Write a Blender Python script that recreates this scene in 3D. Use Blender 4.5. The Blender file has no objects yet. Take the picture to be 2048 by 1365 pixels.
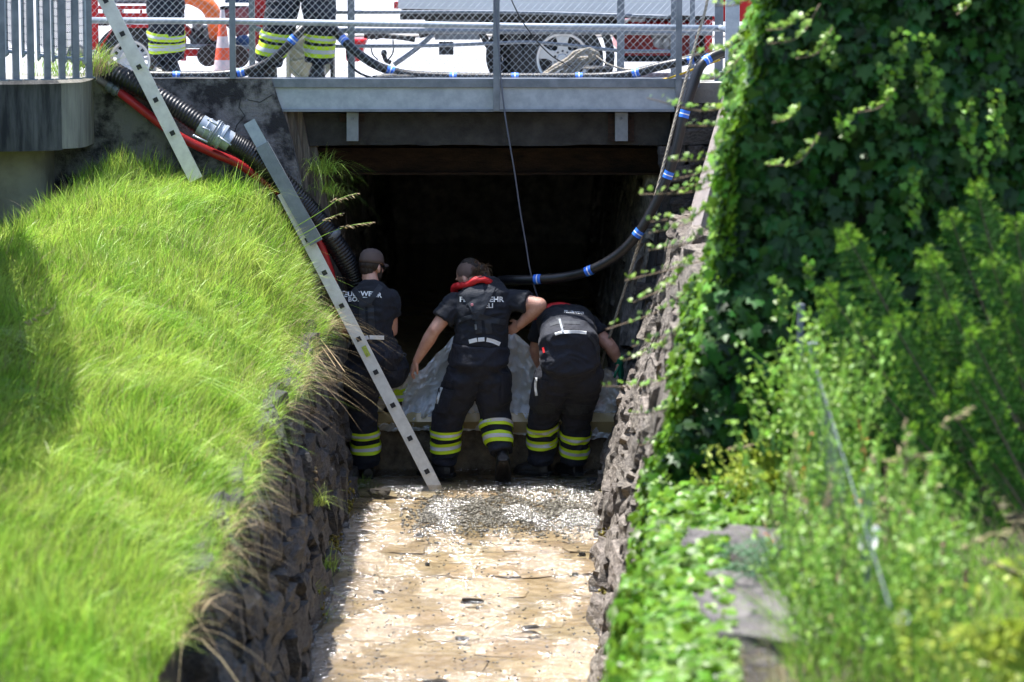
import bpy, bmesh, math, random
import numpy as np
from mathutils import Vector, Matrix, noise, geometry
from mathutils.bvhtree import BVHTree
random.seed(7); rng = np.random.default_rng(11)
S = bpy.context.scene
# ---------------------------------------------------------------- camera
F = 6625.0; CAMP = Vector((0, -25, 4.2)); PIT = math.atan((682.5+153)/F)
cd = bpy.data.cameras.new('camera'); cam = bpy.data.objects.new('camera', cd); S.collection.objects.link(cam)
cam.location = CAMP; cam.rotation_euler = (math.pi/2-PIT, 0, 0)
cd.sensor_width = 36; cd.lens = F/2048*36; cd.clip_start = .5; cd.clip_end = 600
cd.dof.use_dof = True; cd.dof.focus_distance = 24.9; cd.dof.aperture_fstop = 2.8
S.camera = cam
# ---------------------------------------------------------------- light
SUN = Vector((-.25, .12, 1)).normalized()
W = bpy.data.worlds.new('World'); S.world = W; W.use_nodes = True
wn = W.node_tree; bg = wn.nodes['Background']
sk = wn.nodes.new('ShaderNodeTexSky'); sk.sky_type = 'NISHITA'; sk.sun_disc = False
sk.sun_elevation = math.asin(SUN.z); sk.sun_rotation = math.atan2(SUN.x, SUN.y); sk.air_density = 1.0; sk.dust_density = 1.0
wn.links.new(sk.outputs[0], bg.inputs[0]); bg.inputs[1].default_value = .145
sd = bpy.data.lights.new('sun', 'SUN'); so = bpy.data.objects.new('sun', sd); S.collection.objects.link(so)
sd.energy = 5.0; sd.angle = math.radians(.53); sd.color = (1, .965, .92)
so.rotation_euler = SUN.to_track_quat('Z', 'Y').to_euler(); so.location = (-5, 5, 20)
S.view_settings.view_transform = 'Standard'; S.view_settings.look = 'None'; S.view_settings.gamma = 1
S.view_settings.exposure = 1.45; S.view_settings.use_curve_mapping = False
S.render.engine = 'CYCLES'; S.cycles.max_bounces = 10; S.cycles.transparent_max_bounces = 24
S.cycles.caustics_reflective = False; S.cycles.caustics_refractive = False
try: S.cycles.use_denoising = True
except Exception: pass
cp, sp = math.cos(PIT), math.sin(PIT)
def ray(px, py):
    u = (px-1024)/F; v = (682.5-py)/F
    return Vector((u, cp+v*sp, -sp+v*cp))
def P(px, py, Y):
    d = ray(px, py); t = (Y-CAMP.y)/d.y
    return CAMP+d*t
def PZ(px, py, Z):
    d = ray(px, py); return CAMP+d*((Z-CAMP.z)/d.z)
# ---------------------------------------------------------------- materials
def mat(name, col, rough=.6, metal=0, var=0, vscale=6, bump=0, bscale=30, col2=None, spec=.5, trans=0, detail=4, stretch=None, isl=0, obr=0, thr=None, sheen=0):
    m = bpy.data.materials.new(name); m.use_nodes = True; nt = m.node_tree; N = nt.nodes; L = nt.links
    b = N['Principled BSDF']; b.inputs['Roughness'].default_value = rough; b.inputs['Metallic'].default_value = metal
    b.inputs['Specular IOR Level'].default_value = spec
    if sheen: b.inputs['Sheen Weight'].default_value = sheen
    tc = N.new('ShaderNodeTexCoord'); vec = tc.outputs['Object']
    if stretch:
        mp = N.new('ShaderNodeMapping'); mp.inputs['Scale'].default_value = stretch; L.new(vec, mp.inputs[0]); vec = mp.outputs[0]
    c2 = col2 or [max(0, x*(1-var)) for x in col]
    out = None
    if var or col2:
        nz = N.new('ShaderNodeTexNoise'); nz.inputs['Scale'].default_value = vscale; nz.inputs['Detail'].default_value = detail; nz.inputs['Roughness'].default_value = .65
        L.new(vec, nz.inputs[0]); rp = N.new('ShaderNodeValToRGB'); a, c = thr or (.35, .65)
        rp.color_ramp.elements[0].position = a; rp.color_ramp.elements[1].position = c
        rp.color_ramp.elements[0].color = (*c2, 1); rp.color_ramp.elements[1].color = (*col, 1)
        L.new(nz.outputs[0], rp.inputs[0]); out = rp.outputs[0]
    else:
        rg = N.new('ShaderNodeRGB'); rg.outputs[0].default_value = (*col, 1); out = rg.outputs[0]
    if isl or obr:
        src = N.new('ShaderNodeNewGeometry').outputs['Random Per Island'] if isl else N.new('ShaderNodeObjectInfo').outputs['Random']
        mr = N.new('ShaderNodeMapRange'); k = isl or obr; mr.inputs[3].default_value = 1-k; mr.inputs[4].default_value = 1+k; L.new(src, mr.inputs[0])
        hs = N.new('ShaderNodeHueSaturation'); L.new(out, hs.inputs['Color']); L.new(mr.outputs[0], hs.inputs['Value'])
        m2 = N.new('ShaderNodeMath'); m2.operation = 'MULTIPLY_ADD'; m2.inputs[1].default_value = .035 if isl else .02; m2.inputs[2].default_value = .4825 if isl else .49
        m3 = N.new('ShaderNodeMath'); m3.operation = 'FRACT'; m4 = N.new('ShaderNodeMath'); m4.operation = 'MULTIPLY'; m4.inputs[1].default_value = 7.31
        L.new(src, m4.inputs[0]); L.new(m4.outputs[0], m3.inputs[0]); L.new(m3.outputs[0], m2.inputs[0]); L.new(m2.outputs[0], hs.inputs['Hue'])
        out = hs.outputs[0]
    L.new(out, b.inputs['Base Color'])
    if bump:
        n2 = N.new('ShaderNodeTexNoise'); n2.inputs['Scale'].default_value = bscale; n2.inputs['Detail'].default_value = 6; n2.inputs['Roughness'].default_value = .65
        L.new(vec, n2.inputs[0]); bp = N.new('ShaderNodeBump'); bp.inputs['Strength'].default_value = min(1, bump); bp.inputs['Distance'].default_value = .02*max(1, bump)
        L.new(n2.outputs[0], bp.inputs['Height']); L.new(bp.outputs[0], b.inputs['Normal'])
    if trans:
        tr = N.new('ShaderNodeBsdfTranslucent'); L.new(out, tr.inputs[0]); mx = N.new('ShaderNodeMixShader'); mx.inputs[0].default_value = trans
        L.new(b.outputs[0], mx.inputs[1]); L.new(tr.outputs[0], mx.inputs[2]); L.new(mx.outputs[0], N['Material Output'].inputs[0])
    return m
M = {}
M['concrete'] = mat('weathered concrete', (.2, .195, .185), .9, vscale=4.5, col2=(.022, .022, .024), bump=1.2, bscale=50, thr=(.42, .56), detail=8)
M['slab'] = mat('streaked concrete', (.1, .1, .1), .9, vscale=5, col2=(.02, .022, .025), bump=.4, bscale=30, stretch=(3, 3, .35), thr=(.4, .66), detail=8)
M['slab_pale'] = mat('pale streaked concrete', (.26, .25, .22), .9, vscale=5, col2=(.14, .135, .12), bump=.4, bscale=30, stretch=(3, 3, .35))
M['beige'] = mat('beige render', (.3, .28, .2), .9, vscale=4, col2=(.2, .18, .13), bump=.3)
M['dark_conc'] = mat('dark concrete', (.05, .047, .043), .9, vscale=7, col2=(.018, .017, .016), bump=.7, bscale=45, detail=8)  # dark tone shared by the lintel and the deck slab
M['pitted'] = mat('pitted concrete', (.36, .31, .29), .9, vscale=26, col2=(.1, .07, .05), bump=.9, bscale=60, thr=(.33, .42), detail=5)
M['galv'] = mat('galvanised steel', (.2, .22, .25), .45, .3, vscale=9, col2=(.12, .14, .165), bump=.12, bscale=60, detail=8)
M['galv_pale'] = mat('pale galvanised steel', (.36, .4, .46), .4, .3, vscale=12, col2=(.26, .3, .35), detail=8)
M['wire'] = mat('galvanised wire', (.5, .53, .57), .4, .5)
M['alu'] = mat('brushed aluminium', (.62, .6, .56), .42, .45, vscale=14, col2=(.5, .48, .45), stretch=(1, 1, 1), detail=8)
M['black'] = mat('matt black', (.012, .012, .013), .6)
M['rubber'] = mat('black rubber', (.009, .009, .011), .38, bump=.15, bscale=80)
M['tyre'] = mat('tyre rubber', (.022, .022, .022), .8, bump=.2)
M['red'] = mat('fire red paint', (.5, .008, .012), .3, var=.25)
M['redhose'] = mat('red hose rubber', (.5, .025, .03), .42, var=.3)
M['orange'] = mat('orange hose', (.8, .17, .03), .45, var=.15)
M['conered'] = mat('cone fluorescent red', (.85, .12, .05), .5)
M['conewhite'] = mat('cone white', (.75, .62, .66), .5)
M['white'] = mat('white paint', (.75, .76, .78), .5)
M['blue'] = mat('blue band', (.03, .16, .7), .5)
M['yellowhose'] = mat('yellow hose', (.65, .42, .03), .5)
M['beigereel'] = mat('beige reel plastic', (.42, .42, .33), .5, var=.1)
M['silverpaint'] = mat('silver side panel', (.6, .62, .65), .35, .3, var=.1)
M['steelrim'] = mat('silver rim', (.55, .55, .55), .35, .6)
M['rope'] = mat('pale rope', (.5, .45, .37), .9, var=.4, vscale=60, bump=.8, bscale=150)
M['asphalt'] = mat('sunlit asphalt', (.3, .3, .31), .9, var=.15, vscale=30, bump=.3)
M['paving'] = mat('kerb paving', (.4, .39, .37), .9, var=.2, vscale=12, bump=.3)
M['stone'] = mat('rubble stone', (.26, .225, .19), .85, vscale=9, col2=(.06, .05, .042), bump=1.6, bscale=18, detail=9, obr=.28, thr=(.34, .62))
M['stone_dark'] = mat('darker rubble stone', (.1, .095, .092), .65, vscale=10, col2=(.022, .021, .021), bump=1.8, bscale=20, detail=9, obr=.35, thr=(.36, .64))  # darker, smoother version of the rubble stone
M['mortar'] = mat('dark mortar', (.05, .045, .04), .95, var=.5, vscale=10, bump=1.2, bscale=25)
M['tunnel'] = mat('pale tunnel stone', (.45, .39, .33), .9, var=.7, vscale=6, bump=1, bscale=20, obr=.3)  # colour raised to make up for the light missing inside the tunnel
M['rust'] = mat('rusty steel', (.06, .032, .02), .9, vscale=6, col2=(.012, .008, .007), bump=1, bscale=40, stretch=(1, 1, 3), detail=8)
M['plank'] = mat('weathered streaked boards', (.2, .165, .13), .9, vscale=9, col2=(.05, .042, .035), bump=.8, bscale=20, stretch=(4, 4, .25), detail=6)
M['flag'] = mat('wet sandy flagstone', (.33, .265, .175), .5, vscale=4, col2=(.17, .12, .06), bump=.8, bscale=25, obr=.16, detail=8)
M['sill'] = mat('mossy brown sill stone', (.24, .18, .11), .9, vscale=8, col2=(.08, .06, .04), bump=1.2, bscale=30, detail=8)
M['bed'] = mat('stream silt', (.27, .2, .11), .6, var=.5, vscale=12, bump=.8)
M['gravel'] = mat('dark wet gravel', (.15, .145, .14), .25, isl=.6)
M['mud'] = mat('dark mud', (.05, .04, .028), .6, bump=1.5, bscale=30)
M['soil'] = mat('bank soil', (.07, .065, .03), .95, var=.4, bump=1, bscale=20)
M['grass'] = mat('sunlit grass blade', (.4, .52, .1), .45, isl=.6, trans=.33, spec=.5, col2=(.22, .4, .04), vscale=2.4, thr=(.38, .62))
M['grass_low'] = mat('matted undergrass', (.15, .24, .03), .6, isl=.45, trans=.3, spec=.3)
M['dry'] = mat('dry straw grass', (.38, .3, .18), .8, isl=.4, trans=.25, spec=.2)
M['ivy'] = mat('ivy leaf', (.017, .058, .009), .45, isl=.7, trans=.2, spec=.22)  # shade put into the colour: darkened copy for the shaded front
M['ivy_sun'] = mat('ivy leaf painted sunlit', (.1, .21, .015), .42, isl=.55, trans=.3, spec=.3)  # sunlight put into the colour: brightened copy of the same leaf
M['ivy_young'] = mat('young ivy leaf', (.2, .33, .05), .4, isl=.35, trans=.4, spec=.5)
M['yew'] = mat('yew needle', (.017, .066, .006), .6, isl=.5, trans=.2, spec=.12)
M['yew_tip'] = mat('fresh yew tip', (.2, .38, .025), .5, isl=.4, trans=.4, spec=.2)
M['weed'] = mat('weed leaf', (.2, .36, .045), .5, isl=.45, trans=.45)
M['fern'] = mat('fern leaf', (.32, .4, .05), .5, isl=.35, trans=.45)
M['conif'] = mat('creeping juniper', (.06, .16, .06), .5, isl=.4, trans=.2)
M['petal'] = mat('white petal', (.85, .85, .85), .5, trans=.3)
M['orangeleaf'] = mat('orange leaf', (.6, .2, .04), .5, isl=.3, trans=.3)
M['moss'] = mat('yellow green moss', (.17, .14, .025), .9, isl=.5)
M['twig'] = mat('ivy stem', (.16, .11, .07), .8)
M['bark'] = mat('bark', (.12, .09, .065), .9, bump=1)
M['skin'] = mat('skin', (.6, .34, .25), .5, vscale=20, col2=(.5, .25, .18), bump=.15, bscale=120)
M['tee'] = mat('navy cotton', (.006, .0095, .019), .85, var=.3, vscale=10, bump=.6, bscale=14, sheen=.03)
M['trouser'] = mat('navy fire trouser cloth', (.0065, .0095, .021), .8, var=.35, vscale=9, bump=.8, bscale=12, sheen=.03)
M['strap'] = mat('charcoal webbing', (.013, .018, .028), .7, bump=.2, bscale=200)
M['boot'] = mat('black boot leather', (.012, .012, .013), .35, bump=.3, bscale=40)
M['hivis'] = mat('fluorescent yellow', (.62, .86, .02), .6, bump=.2, bscale=200)
M['silver'] = mat('silver reflective tape', (.6, .63, .66), .4, bump=.2, bscale=250)
M['label'] = mat('white reflective patch', (.75, .78, .8), .5)
M['vest'] = mat('red life vest cloth', (.65, .02, .025), .55, var=.2, bump=.3, bscale=25)
M['cap'] = mat('brown cap cloth', (.11, .08, .072), .85, var=.15, bump=.2, bscale=80)
M['hair'] = mat('dark brown hair', (.025, .016, .011), .5, bump=1, bscale=60, stretch=(1, 1, .3))
M['stubble'] = mat('shaved hair', (.12, .075, .06), .7)
M['glove'] = mat('green rubber glove', (.01, .2, .12), .4)
M['jeans'] = mat('blue jeans', (.03, .08, .2), .8)
M['eye'] = mat('eye white', (.7, .7, .7), .2)
M['glass'] = mat('dark glass', (.02, .02, .02), .1)
M['lamp'] = mat('headlight lens', (.5, .5, .5), .15, var=.6, vscale=20)
M['murky'] = mat('murky tan water', (.52, .42, .22), .12, var=.2, vscale=5)
M['sticker'] = mat('yellow green sticker', (.5, .6, .08), .5, var=.5, vscale=40)
M['bottleg'] = mat('green bottle label', (.02, .45, .12), .4)
M['pink'] = mat('pink disc', (.8, .3, .35), .5)
def m_plastic():
    m = bpy.data.materials.new('crumpled clear plastic sheet'); m.use_nodes = True; nt = m.node_tree; N = nt.nodes; L = nt.links
    N.remove(N['Principled BSDF']); tr = N.new('ShaderNodeBsdfTransparent'); tr.inputs[0].default_value = (.93, .95, .97, 1)
    gl = N.new('ShaderNodeBsdfGlossy'); gl.inputs['Roughness'].default_value = .1; gl.inputs[0].default_value = (.95, .97, 1, 1)
    tl = N.new('ShaderNodeBsdfTranslucent'); tl.inputs[0].default_value = (.85, .88, .93, 1)
    df = N.new('ShaderNodeBsdfDiffuse'); df.inputs[0].default_value = (.93, .95, .98, 1)  # near white in place of the sunlight that misses the sheet
    tc = N.new('ShaderNodeTexCoord'); nz = N.new('ShaderNodeTexNoise'); nz.inputs['Scale'].default_value = 11; nz.inputs['Detail'].default_value = 4
    mp = N.new('ShaderNodeMapping'); mp.inputs['Scale'].default_value = (1.6, 1.6, .5); L.new(tc.outputs['Object'], mp.inputs[0]); L.new(mp.outputs[0], nz.inputs[0])
    bp = N.new('ShaderNodeBump'); bp.inputs['Strength'].default_value = .9; bp.inputs['Distance'].default_value = .05; L.new(nz.outputs[0], bp.inputs['Height']); L.new(bp.outputs[0], gl.inputs['Normal'])
    m1 = N.new('ShaderNodeMixShader'); m1.inputs[0].default_value = .95; L.new(tl.outputs[0], m1.inputs[1]); L.new(df.outputs[0], m1.inputs[2])
    m2 = N.new('ShaderNodeMixShader'); m2.inputs[0].default_value = .2; L.new(m1.outputs[0], m2.inputs[1]); L.new(gl.outputs[0], m2.inputs[2])
    lw = N.new('ShaderNodeLayerWeight'); lw.inputs[0].default_value = .35; mr = N.new('ShaderNodeMapRange'); mr.inputs[3].default_value = .72; mr.inputs[4].default_value = 1
    L.new(lw.outputs['Facing'], mr.inputs[0]); m3 = N.new('ShaderNodeMixShader'); L.new(mr.outputs[0], m3.inputs[0]); L.new(tr.outputs[0], m3.inputs[1]); L.new(m2.outputs[0], m3.inputs[2])
    L.new(m3.outputs[0], N['Material Output'].inputs[0]); return m
def m_water():
    m = bpy.data.materials.new('thin running water'); m.use_nodes = True; nt = m.node_tree; N = nt.nodes; L = nt.links
    N.remove(N['Principled BSDF']); tr = N.new('ShaderNodeBsdfTransparent'); tr.inputs[0].default_value = (.97, .95, .88, 1)
    gl = N.new('ShaderNodeBsdfGlossy'); gl.inputs['Roughness'].default_value = .17
    tc = N.new('ShaderNodeTexCoord'); nz = N.new('ShaderNodeTexNoise'); nz.inputs['Scale'].default_value = 24; nz.inputs['Detail'].default_value = 3; nz.inputs['Roughness'].default_value = .55
    mp = N.new('ShaderNodeMapping'); mp.inputs['Scale'].default_value = (1, .8, 1); L.new(tc.outputs['Object'], mp.inputs[0]); L.new(mp.outputs[0], nz.inputs[0])
    bp = N.new('ShaderNodeBump'); bp.inputs['Strength'].default_value = 1; bp.inputs['Distance'].default_value = .085; L.new(nz.outputs[0], bp.inputs['Height']); nb = N.new('ShaderNodeTexNoise'); nb.inputs['Scale'].default_value = 2.6; nb.inputs['Detail'].default_value = 4; m5 = N.new('ShaderNodeMapping'); m5.inputs['Scale'].default_value = (1, .45, 1); L.new(tc.outputs['Object'], m5.inputs[0]); L.new(m5.outputs[0], nb.inputs[0]); r5 = N.new('ShaderNodeMapRange'); r5.inputs[1].default_value = .38; r5.inputs[2].default_value = .58; r5.inputs[3].default_value = .22; r5.inputs[4].default_value = 1; L.new(nb.outputs[0], r5.inputs[0]); L.new(r5.outputs[0], bp.inputs['Strength']); L.new(bp.outputs[0], gl.inputs['Normal'])
    fr = N.new('ShaderNodeFresnel'); fr.inputs[0].default_value = 1.33; 
    mx = N.new('ShaderNodeMixShader'); L.new(fr.outputs[0], mx.inputs[0]); L.new(tr.outputs[0], mx.inputs[1]); L.new(gl.outputs[0], mx.inputs[2])
    L.new(mx.outputs[0], N['Material Output'].inputs[0]); return m
M['plastic'] = m_plastic(); M['water'] = m_water()
# ---------------------------------------------------------------- helpers
C = S.collection
class MB:
    def __init__(s): s.v = []; s.f = []
    def add(s, v, f):
        o = len(s.v); s.v += [Vector(p) for p in v]; s.f += [tuple(i+o for i in q) for q in f]; return s
    def box(s, c, d, R=None):
        c = Vector(c); hx, hy, hz = d[0]/2, d[1]/2, d[2]/2; v = []
        for x in (-hx, hx):
            for y in (-hy, hy):
                for z in (-hz, hz):
                    p = Vector((x, y, z)); v.append(c+(R@p if R else p))
        return s.add(v, [(0, 1, 3, 2), (4, 6, 7, 5), (0, 4, 5, 1), (2, 3, 7, 6), (0, 2, 6, 4), (1, 5, 7, 3)])
    def b(s, x0, x1, y0, y1, z0, z1): return s.box(((x0+x1)/2, (y0+y1)/2, (z0+z1)/2), (x1-x0, y1-y0, z1-z0))
    def prism(s, pts, d):      # polygon (list of Vector) extruded by vector d
        n = len(pts); d = Vector(d); v = [Vector(p) for p in pts]+[Vector(p)+d for p in pts]
        f = [tuple(range(n))[::-1], tuple(range(n, 2*n))]+[(i, (i+1) % n, n+(i+1) % n, n+i) for i in range(n)]
        return s.add(v, f)
    def tube(s, pts, r, n=8, cap=True, sq=None):
        pts = [Vector(p) for p in pts]; k = len(pts); rs = r if isinstance(r, (list, tuple)) else [r]*k
        t0 = (pts[1]-pts[0]).normalized(); a = Vector((0, 0, 1)) if abs(t0.z) < .9 else Vector((1, 0, 0))
        u = t0.cross(a).normalized(); o = len(s.v)
        for i, p in enumerate(pts):
            t = (pts[min(i+1, k-1)]-pts[max(i-1, 0)]); t = t.normalized() if t.length > 1e-9 else t0
            u = (u-t*u.dot(t)); u = u.normalized() if u.length > 1e-6 else t.orthogonal().normalized(); w = t.cross(u)
            for j in range(n):
                an = 2*math.pi*j/n; s.v.append(p+(u*math.cos(an)+w*math.sin(an))*rs[i])
        for i in range(k-1):
            for j in range(n):
                q = o+i*n; s.f.append((q+j, q+(j+1) % n, q+n+(j+1) % n, q+n+j))
        if cap: s.f.append(tuple(o+j for j in range(n))[::-1]); s.f.append(tuple(o+(k-1)*n+j for j in range(n)))
        return s
    def bar(s, p, q, w, h, up=(0, 0, 1)):    # rectangular bar from p to q
        p, q = Vector(p), Vector(q); t = (q-p).normalized(); x = t.cross(Vector(up)).normalized(); z = x.cross(t)
        R = Matrix((x, t, z)).transposed(); return s.box((p+q)/2, (w, (q-p).length, h), R)
    def ell(s, c, r, R=None, n=12, m=8):
        c = Vector(c); r = (r, r, r) if not hasattr(r, '__len__') else r; o = len(s.v)
        for i in range(m+1):
            th = math.pi*i/m
            for j in range(n):
                ph = 2*math.pi*j/n; p = Vector((r[0]*math.sin(th)*math.cos(ph), r[1]*math.sin(th)*math.sin(ph), r[2]*math.cos(th))); s.v.append(c+(R@p if R else p))
        for i in range(m):
            for j in range(n): s.f.append((o+i*n+j, o+(i+1)*n+j, o+(i+1)*n+(j+1) % n, o+i*n+(j+1) % n))
        return s
    def cap(s, p, r1, q, r2, n=14):         # tapered capsule
        p, q = Vector(p), Vector(q); t = (q-p).normalized(); pts = []; rs = []
        for k in range(5): a = math.pi/2*k/4; pts.append(p-t*r1*math.cos(a)); rs.append(max(1e-4, r1*math.sin(a)))
        for k in range(5): a = math.pi/2*k/4; pts.append(q+t*r2*math.sin(a)); rs.append(max(1e-4, r2*math.cos(a)))
        return s.tube(pts, rs, n)
    def loft(s, secs, n=20, e=2.0):         # secs: (center, rx, ry, xaxis, yaxis)
        o = len(s.v)
        for c, rx, ry, xa, ya in secs:
            for j in range(n):
                a = 2*math.pi*j/n; ca, sa = math.cos(a), math.sin(a)
                s.v.append(Vector(c)+Vector(xa)*rx*math.copysign(abs(ca)**(2/e), ca)+Vector(ya)*ry*math.copysign(abs(sa)**(2/e), sa))
        k = len(secs)
        for i in range(k-1):
            for j in range(n): q = o+i*n; s.f.append((q+j, q+(j+1) % n, q+n+(j+1) % n, q+n+j))
        s.f.append(tuple(o+j for j in range(n))[::-1]); s.f.append(tuple(o+(k-1)*n+j for j in range(n))); return s
    def lathe(s, c, prof, axis=(0, 1, 0), n=24):   # prof: (r, h) along axis
        c = Vector(c); t = Vector(axis).normalized(); u = t.orthogonal().normalized(); w = t.cross(u); o = len(s.v); k = len(prof)
        for r, h in prof:
            for j in range(n): a = 2*math.pi*j/n; s.v.append(c+t*h+(u*math.cos(a)+w*math.sin(a))*r)
        for i in range(k-1):
            for j in range(n): q = o+i*n; s.f.append((q+j, q+(j+1) % n, q+n+(j+1) % n, q+n+j))
        return s
def wloc(o):
    v = Vector((0, 0, 0))
    while o is not None: v += o.location; o = o.parent
    return v
def finish(me, m, smooth, bev, name):
    if m: me.materials.append(M[m] if isinstance(m, str) else m)
    bm = bmesh.new(); bm.from_mesh(me); bmesh.ops.recalc_face_normals(bm, faces=bm.faces)
    if bev: bmesh.ops.bevel(bm, geom=list(bm.edges), offset=bev, segments=2, affect='EDGES', profile=.5)
    bm.to_mesh(me); bm.free()
    if smooth: me.polygons.foreach_set('use_smooth', [True]*len(me.polygons)); 
    if smooth == 'auto':
        try: me.set_sharp_from_angle(angle=math.radians(40))
        except Exception: pass
def part(name, mb, m, parent=None, smooth=False, bev=0, kind=None, origin=None):
    me = bpy.data.meshes.new(name); o0 = wloc(parent) if parent else (Vector(origin) if origin is not None else Vector((0, 0, 0)))
    me.from_pydata([tuple(Vector(p)-o0) for p in mb.v], [], mb.f); finish(me, m, smooth, bev, name)
    o = bpy.data.objects.new(name, me); C.objects.link(o)
    if parent: o.parent = parent
    else: o.location = o0
    if kind: o['kind'] = kind
    return o
def tag(o, label, cat, group=None):
    o['label'] = label; o['category'] = cat
    if group: o['group'] = group
    return o
def single(name, mb, m, label, cat, group=None, smooth=False, bev=0, kind=None):
    xs = [p.x for p in mb.v]; ys = [p.y for p in mb.v]; zs = [p.z for p in mb.v]
    o = part(name, mb, m, None, smooth, bev, kind, ((min(xs)+max(xs))/2, (min(ys)+max(ys))/2, min(zs)))
    return tag(o, label, cat, group)
def thing(name, label, cat, loc, group=None):
    o = bpy.data.objects.new(name, None); C.objects.link(o); o.location = loc; o.empty_display_size = .1; return tag(o, label, cat, group)
def struct(name, mb, m, smooth=False): o = part(name, mb, m, None, smooth); o['kind'] = 'structure'; return o
def npmesh(name, V, Fq, m, parent=None, kind=None, smooth=False, mi=None):
    me = bpy.data.meshes.new(name); o0 = wloc(parent) if parent else Vector((0, 0, 0))
    V = np.asarray(V, dtype=np.float32)-np.array(o0, dtype=np.float32); Fq = np.asarray(Fq, dtype=np.int32); k = Fq.shape[1]
    me.vertices.add(len(V)); me.vertices.foreach_set('co', V.ravel()); me.loops.add(Fq.size); me.loops.foreach_set('vertex_index', Fq.ravel())
    me.polygons.add(len(Fq)); me.polygons.foreach_set('loop_start', np.arange(0, Fq.size, k, dtype=np.int32)); me.polygons.foreach_set('loop_total', np.full(len(Fq), k, dtype=np.int32))
    if smooth: me.polygons.foreach_set('use_smooth', np.ones(len(Fq), dtype=bool))
    me.update(calc_edges=True); me.materials.append(M[m])
    o = bpy.data.objects.new(name, me); C.objects.link(o)
    if parent: o.parent = parent
    if kind: o['kind'] = kind
    return o
def scatter(name, bv, bf, pos, R, sc, m, parent=None, kind='stuff'):
    bv = np.asarray(bv, float); bf = np.asarray(bf, int); N = len(pos)
    V = np.einsum('nij,kj->nki', R, bv)*np.asarray(sc).reshape(N, 1, 1)+np.asarray(pos)[:, None, :]
    Fq = (bf[None]+(np.arange(N)*len(bv))[:, None, None]).reshape(-1, bf.shape[1])
    return npmesh(name, V.reshape(-1, 3), Fq, m, parent, kind)
def frames(nrm, up, twist=.0, tilt=.3):
    # rotation matrices: local z -> nrm(+noise), local y -> up-ish
    N = len(nrm); n = nrm+rng.normal(0, tilt, (N, 3)); n /= np.linalg.norm(n, axis=1, keepdims=True)
    u = up+rng.normal(0, .5*twist, (N, 3)); x = np.cross(u, n); x /= np.linalg.norm(x, axis=1, keepdims=True)+1e-9; y = np.cross(n, x)
    return np.stack([x, y, n], axis=2)
def blades(name, root, length, lean, width, m, parent=None, curl=1.0, seg=4, kind='stuff'):
    # root (N,3), lean (N,2) horizontal lean amount at tip as fraction of length
    N = len(root); t = np.linspace(0, 1, seg+1)[None, :, None]; L = np.asarray(length).reshape(N, 1, 1); le = np.asarray(lean)
    h = np.zeros((N, seg+1, 3)); amt = np.linalg.norm(le, axis=1).reshape(N, 1, 1)
    h[:, :, 0:2] = (t**1.6)*le[:, None, :]*L; h[:, :, 2:3] = L*(t-curl*.42*amt*t**2.2)
    c = root[:, None, :]+h
    an = rng.uniform(0, math.pi, N); sd_ = np.stack([np.cos(an), np.sin(an)*.6, np.zeros(N)], 1)[:, None, :]
    w = np.asarray(width).reshape(N, 1, 1)*(1-t**1.5)*.5
    A = c+sd_*w; B = c-sd_*w; V = np.empty((N, 2*seg+1, 3)); V[:, 0:2*seg:2] = A[:, :seg]; V[:, 1:2*seg:2] = B[:, :seg]; V[:, 2*seg] = c[:, seg]
    f = []
    for i in range(seg-1): f += [(2*i, 2*i+1, 2*i+3), (2*i, 2*i+3, 2*i+2)]
    f.append((2*seg-2, 2*seg-1, 2*seg)); f = np.array(f)
    Fq = (f[None]+(np.arange(N)*(2*seg+1))[:, None, None]).reshape(-1, 3)
    return npmesh(name, V.reshape(-1, 3), Fq, m, parent, kind)
def rib(pts, n=60):       # catmull-rom resample
    pts = [Vector(p) for p in pts]; P_ = [pts[0]*2-pts[1]]+pts+[pts[-1]*2-pts[-2]]; out = []; k = len(pts)-1
    for i in range(k):
        m = max(2, n//k); a, b, c, d = P_[i:i+4]
        for j in range(m):
            t = j/m; out.append(.5*((2*b)+(c-a)*t+(2*a-5*b+4*c-d)*t*t+(-a+3*b-3*c+d)*t**3))
    return out+[pts[-1]]
def copyobj(o, parent=None):
    c = o.copy(); C.objects.link(c); c.parent = parent; return c
def stone_mesh(seed, m, k=5, amp=.16, rnd=.16):
    r = random.Random(seed); off = Vector((r.random()*50, r.random()*50, r.random()*50)); bm = bmesh.new(); bmesh.ops.create_cube(bm, size=1)
    bmesh.ops.subdivide_edges(bm, edges=bm.edges[:], cuts=k-2, use_grid_fill=True)
    for v in bm.verts:
        p = v.co.copy(); q = p.normalized()*.62; p = p.lerp(q, rnd)
        d = noise.noise(p*1.7+off)*amp+noise.noise(p*4.5+off)*amp*.6; q = Vector((noise.noise(p*3+off*2), noise.noise(p*3-off), noise.noise(p*3+off*3)))
        v.co = p*(1+d)+q*amp*.5
    me = bpy.data.meshes.new('stone'); bm.to_mesh(me); bm.free(); me.materials.append(M[m]); return me
STN = {m: [stone_mesh(i, m, 6) for i in range(10)] for m in ('stone', 'stone_dark', 'tunnel')}
FLG = [stone_mesh(50+i, 'flag', 6, .12, .3) for i in range(8)]
def put(name, me, parent, loc, dims, R):
    o = bpy.data.objects.new(name, me); C.objects.link(o); o.parent = parent
    o.matrix_local = Matrix.Translation(Vector(loc)-wloc(parent))@R.to_4x4()@Matrix.Diagonal((*dims, 1)); return o
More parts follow.
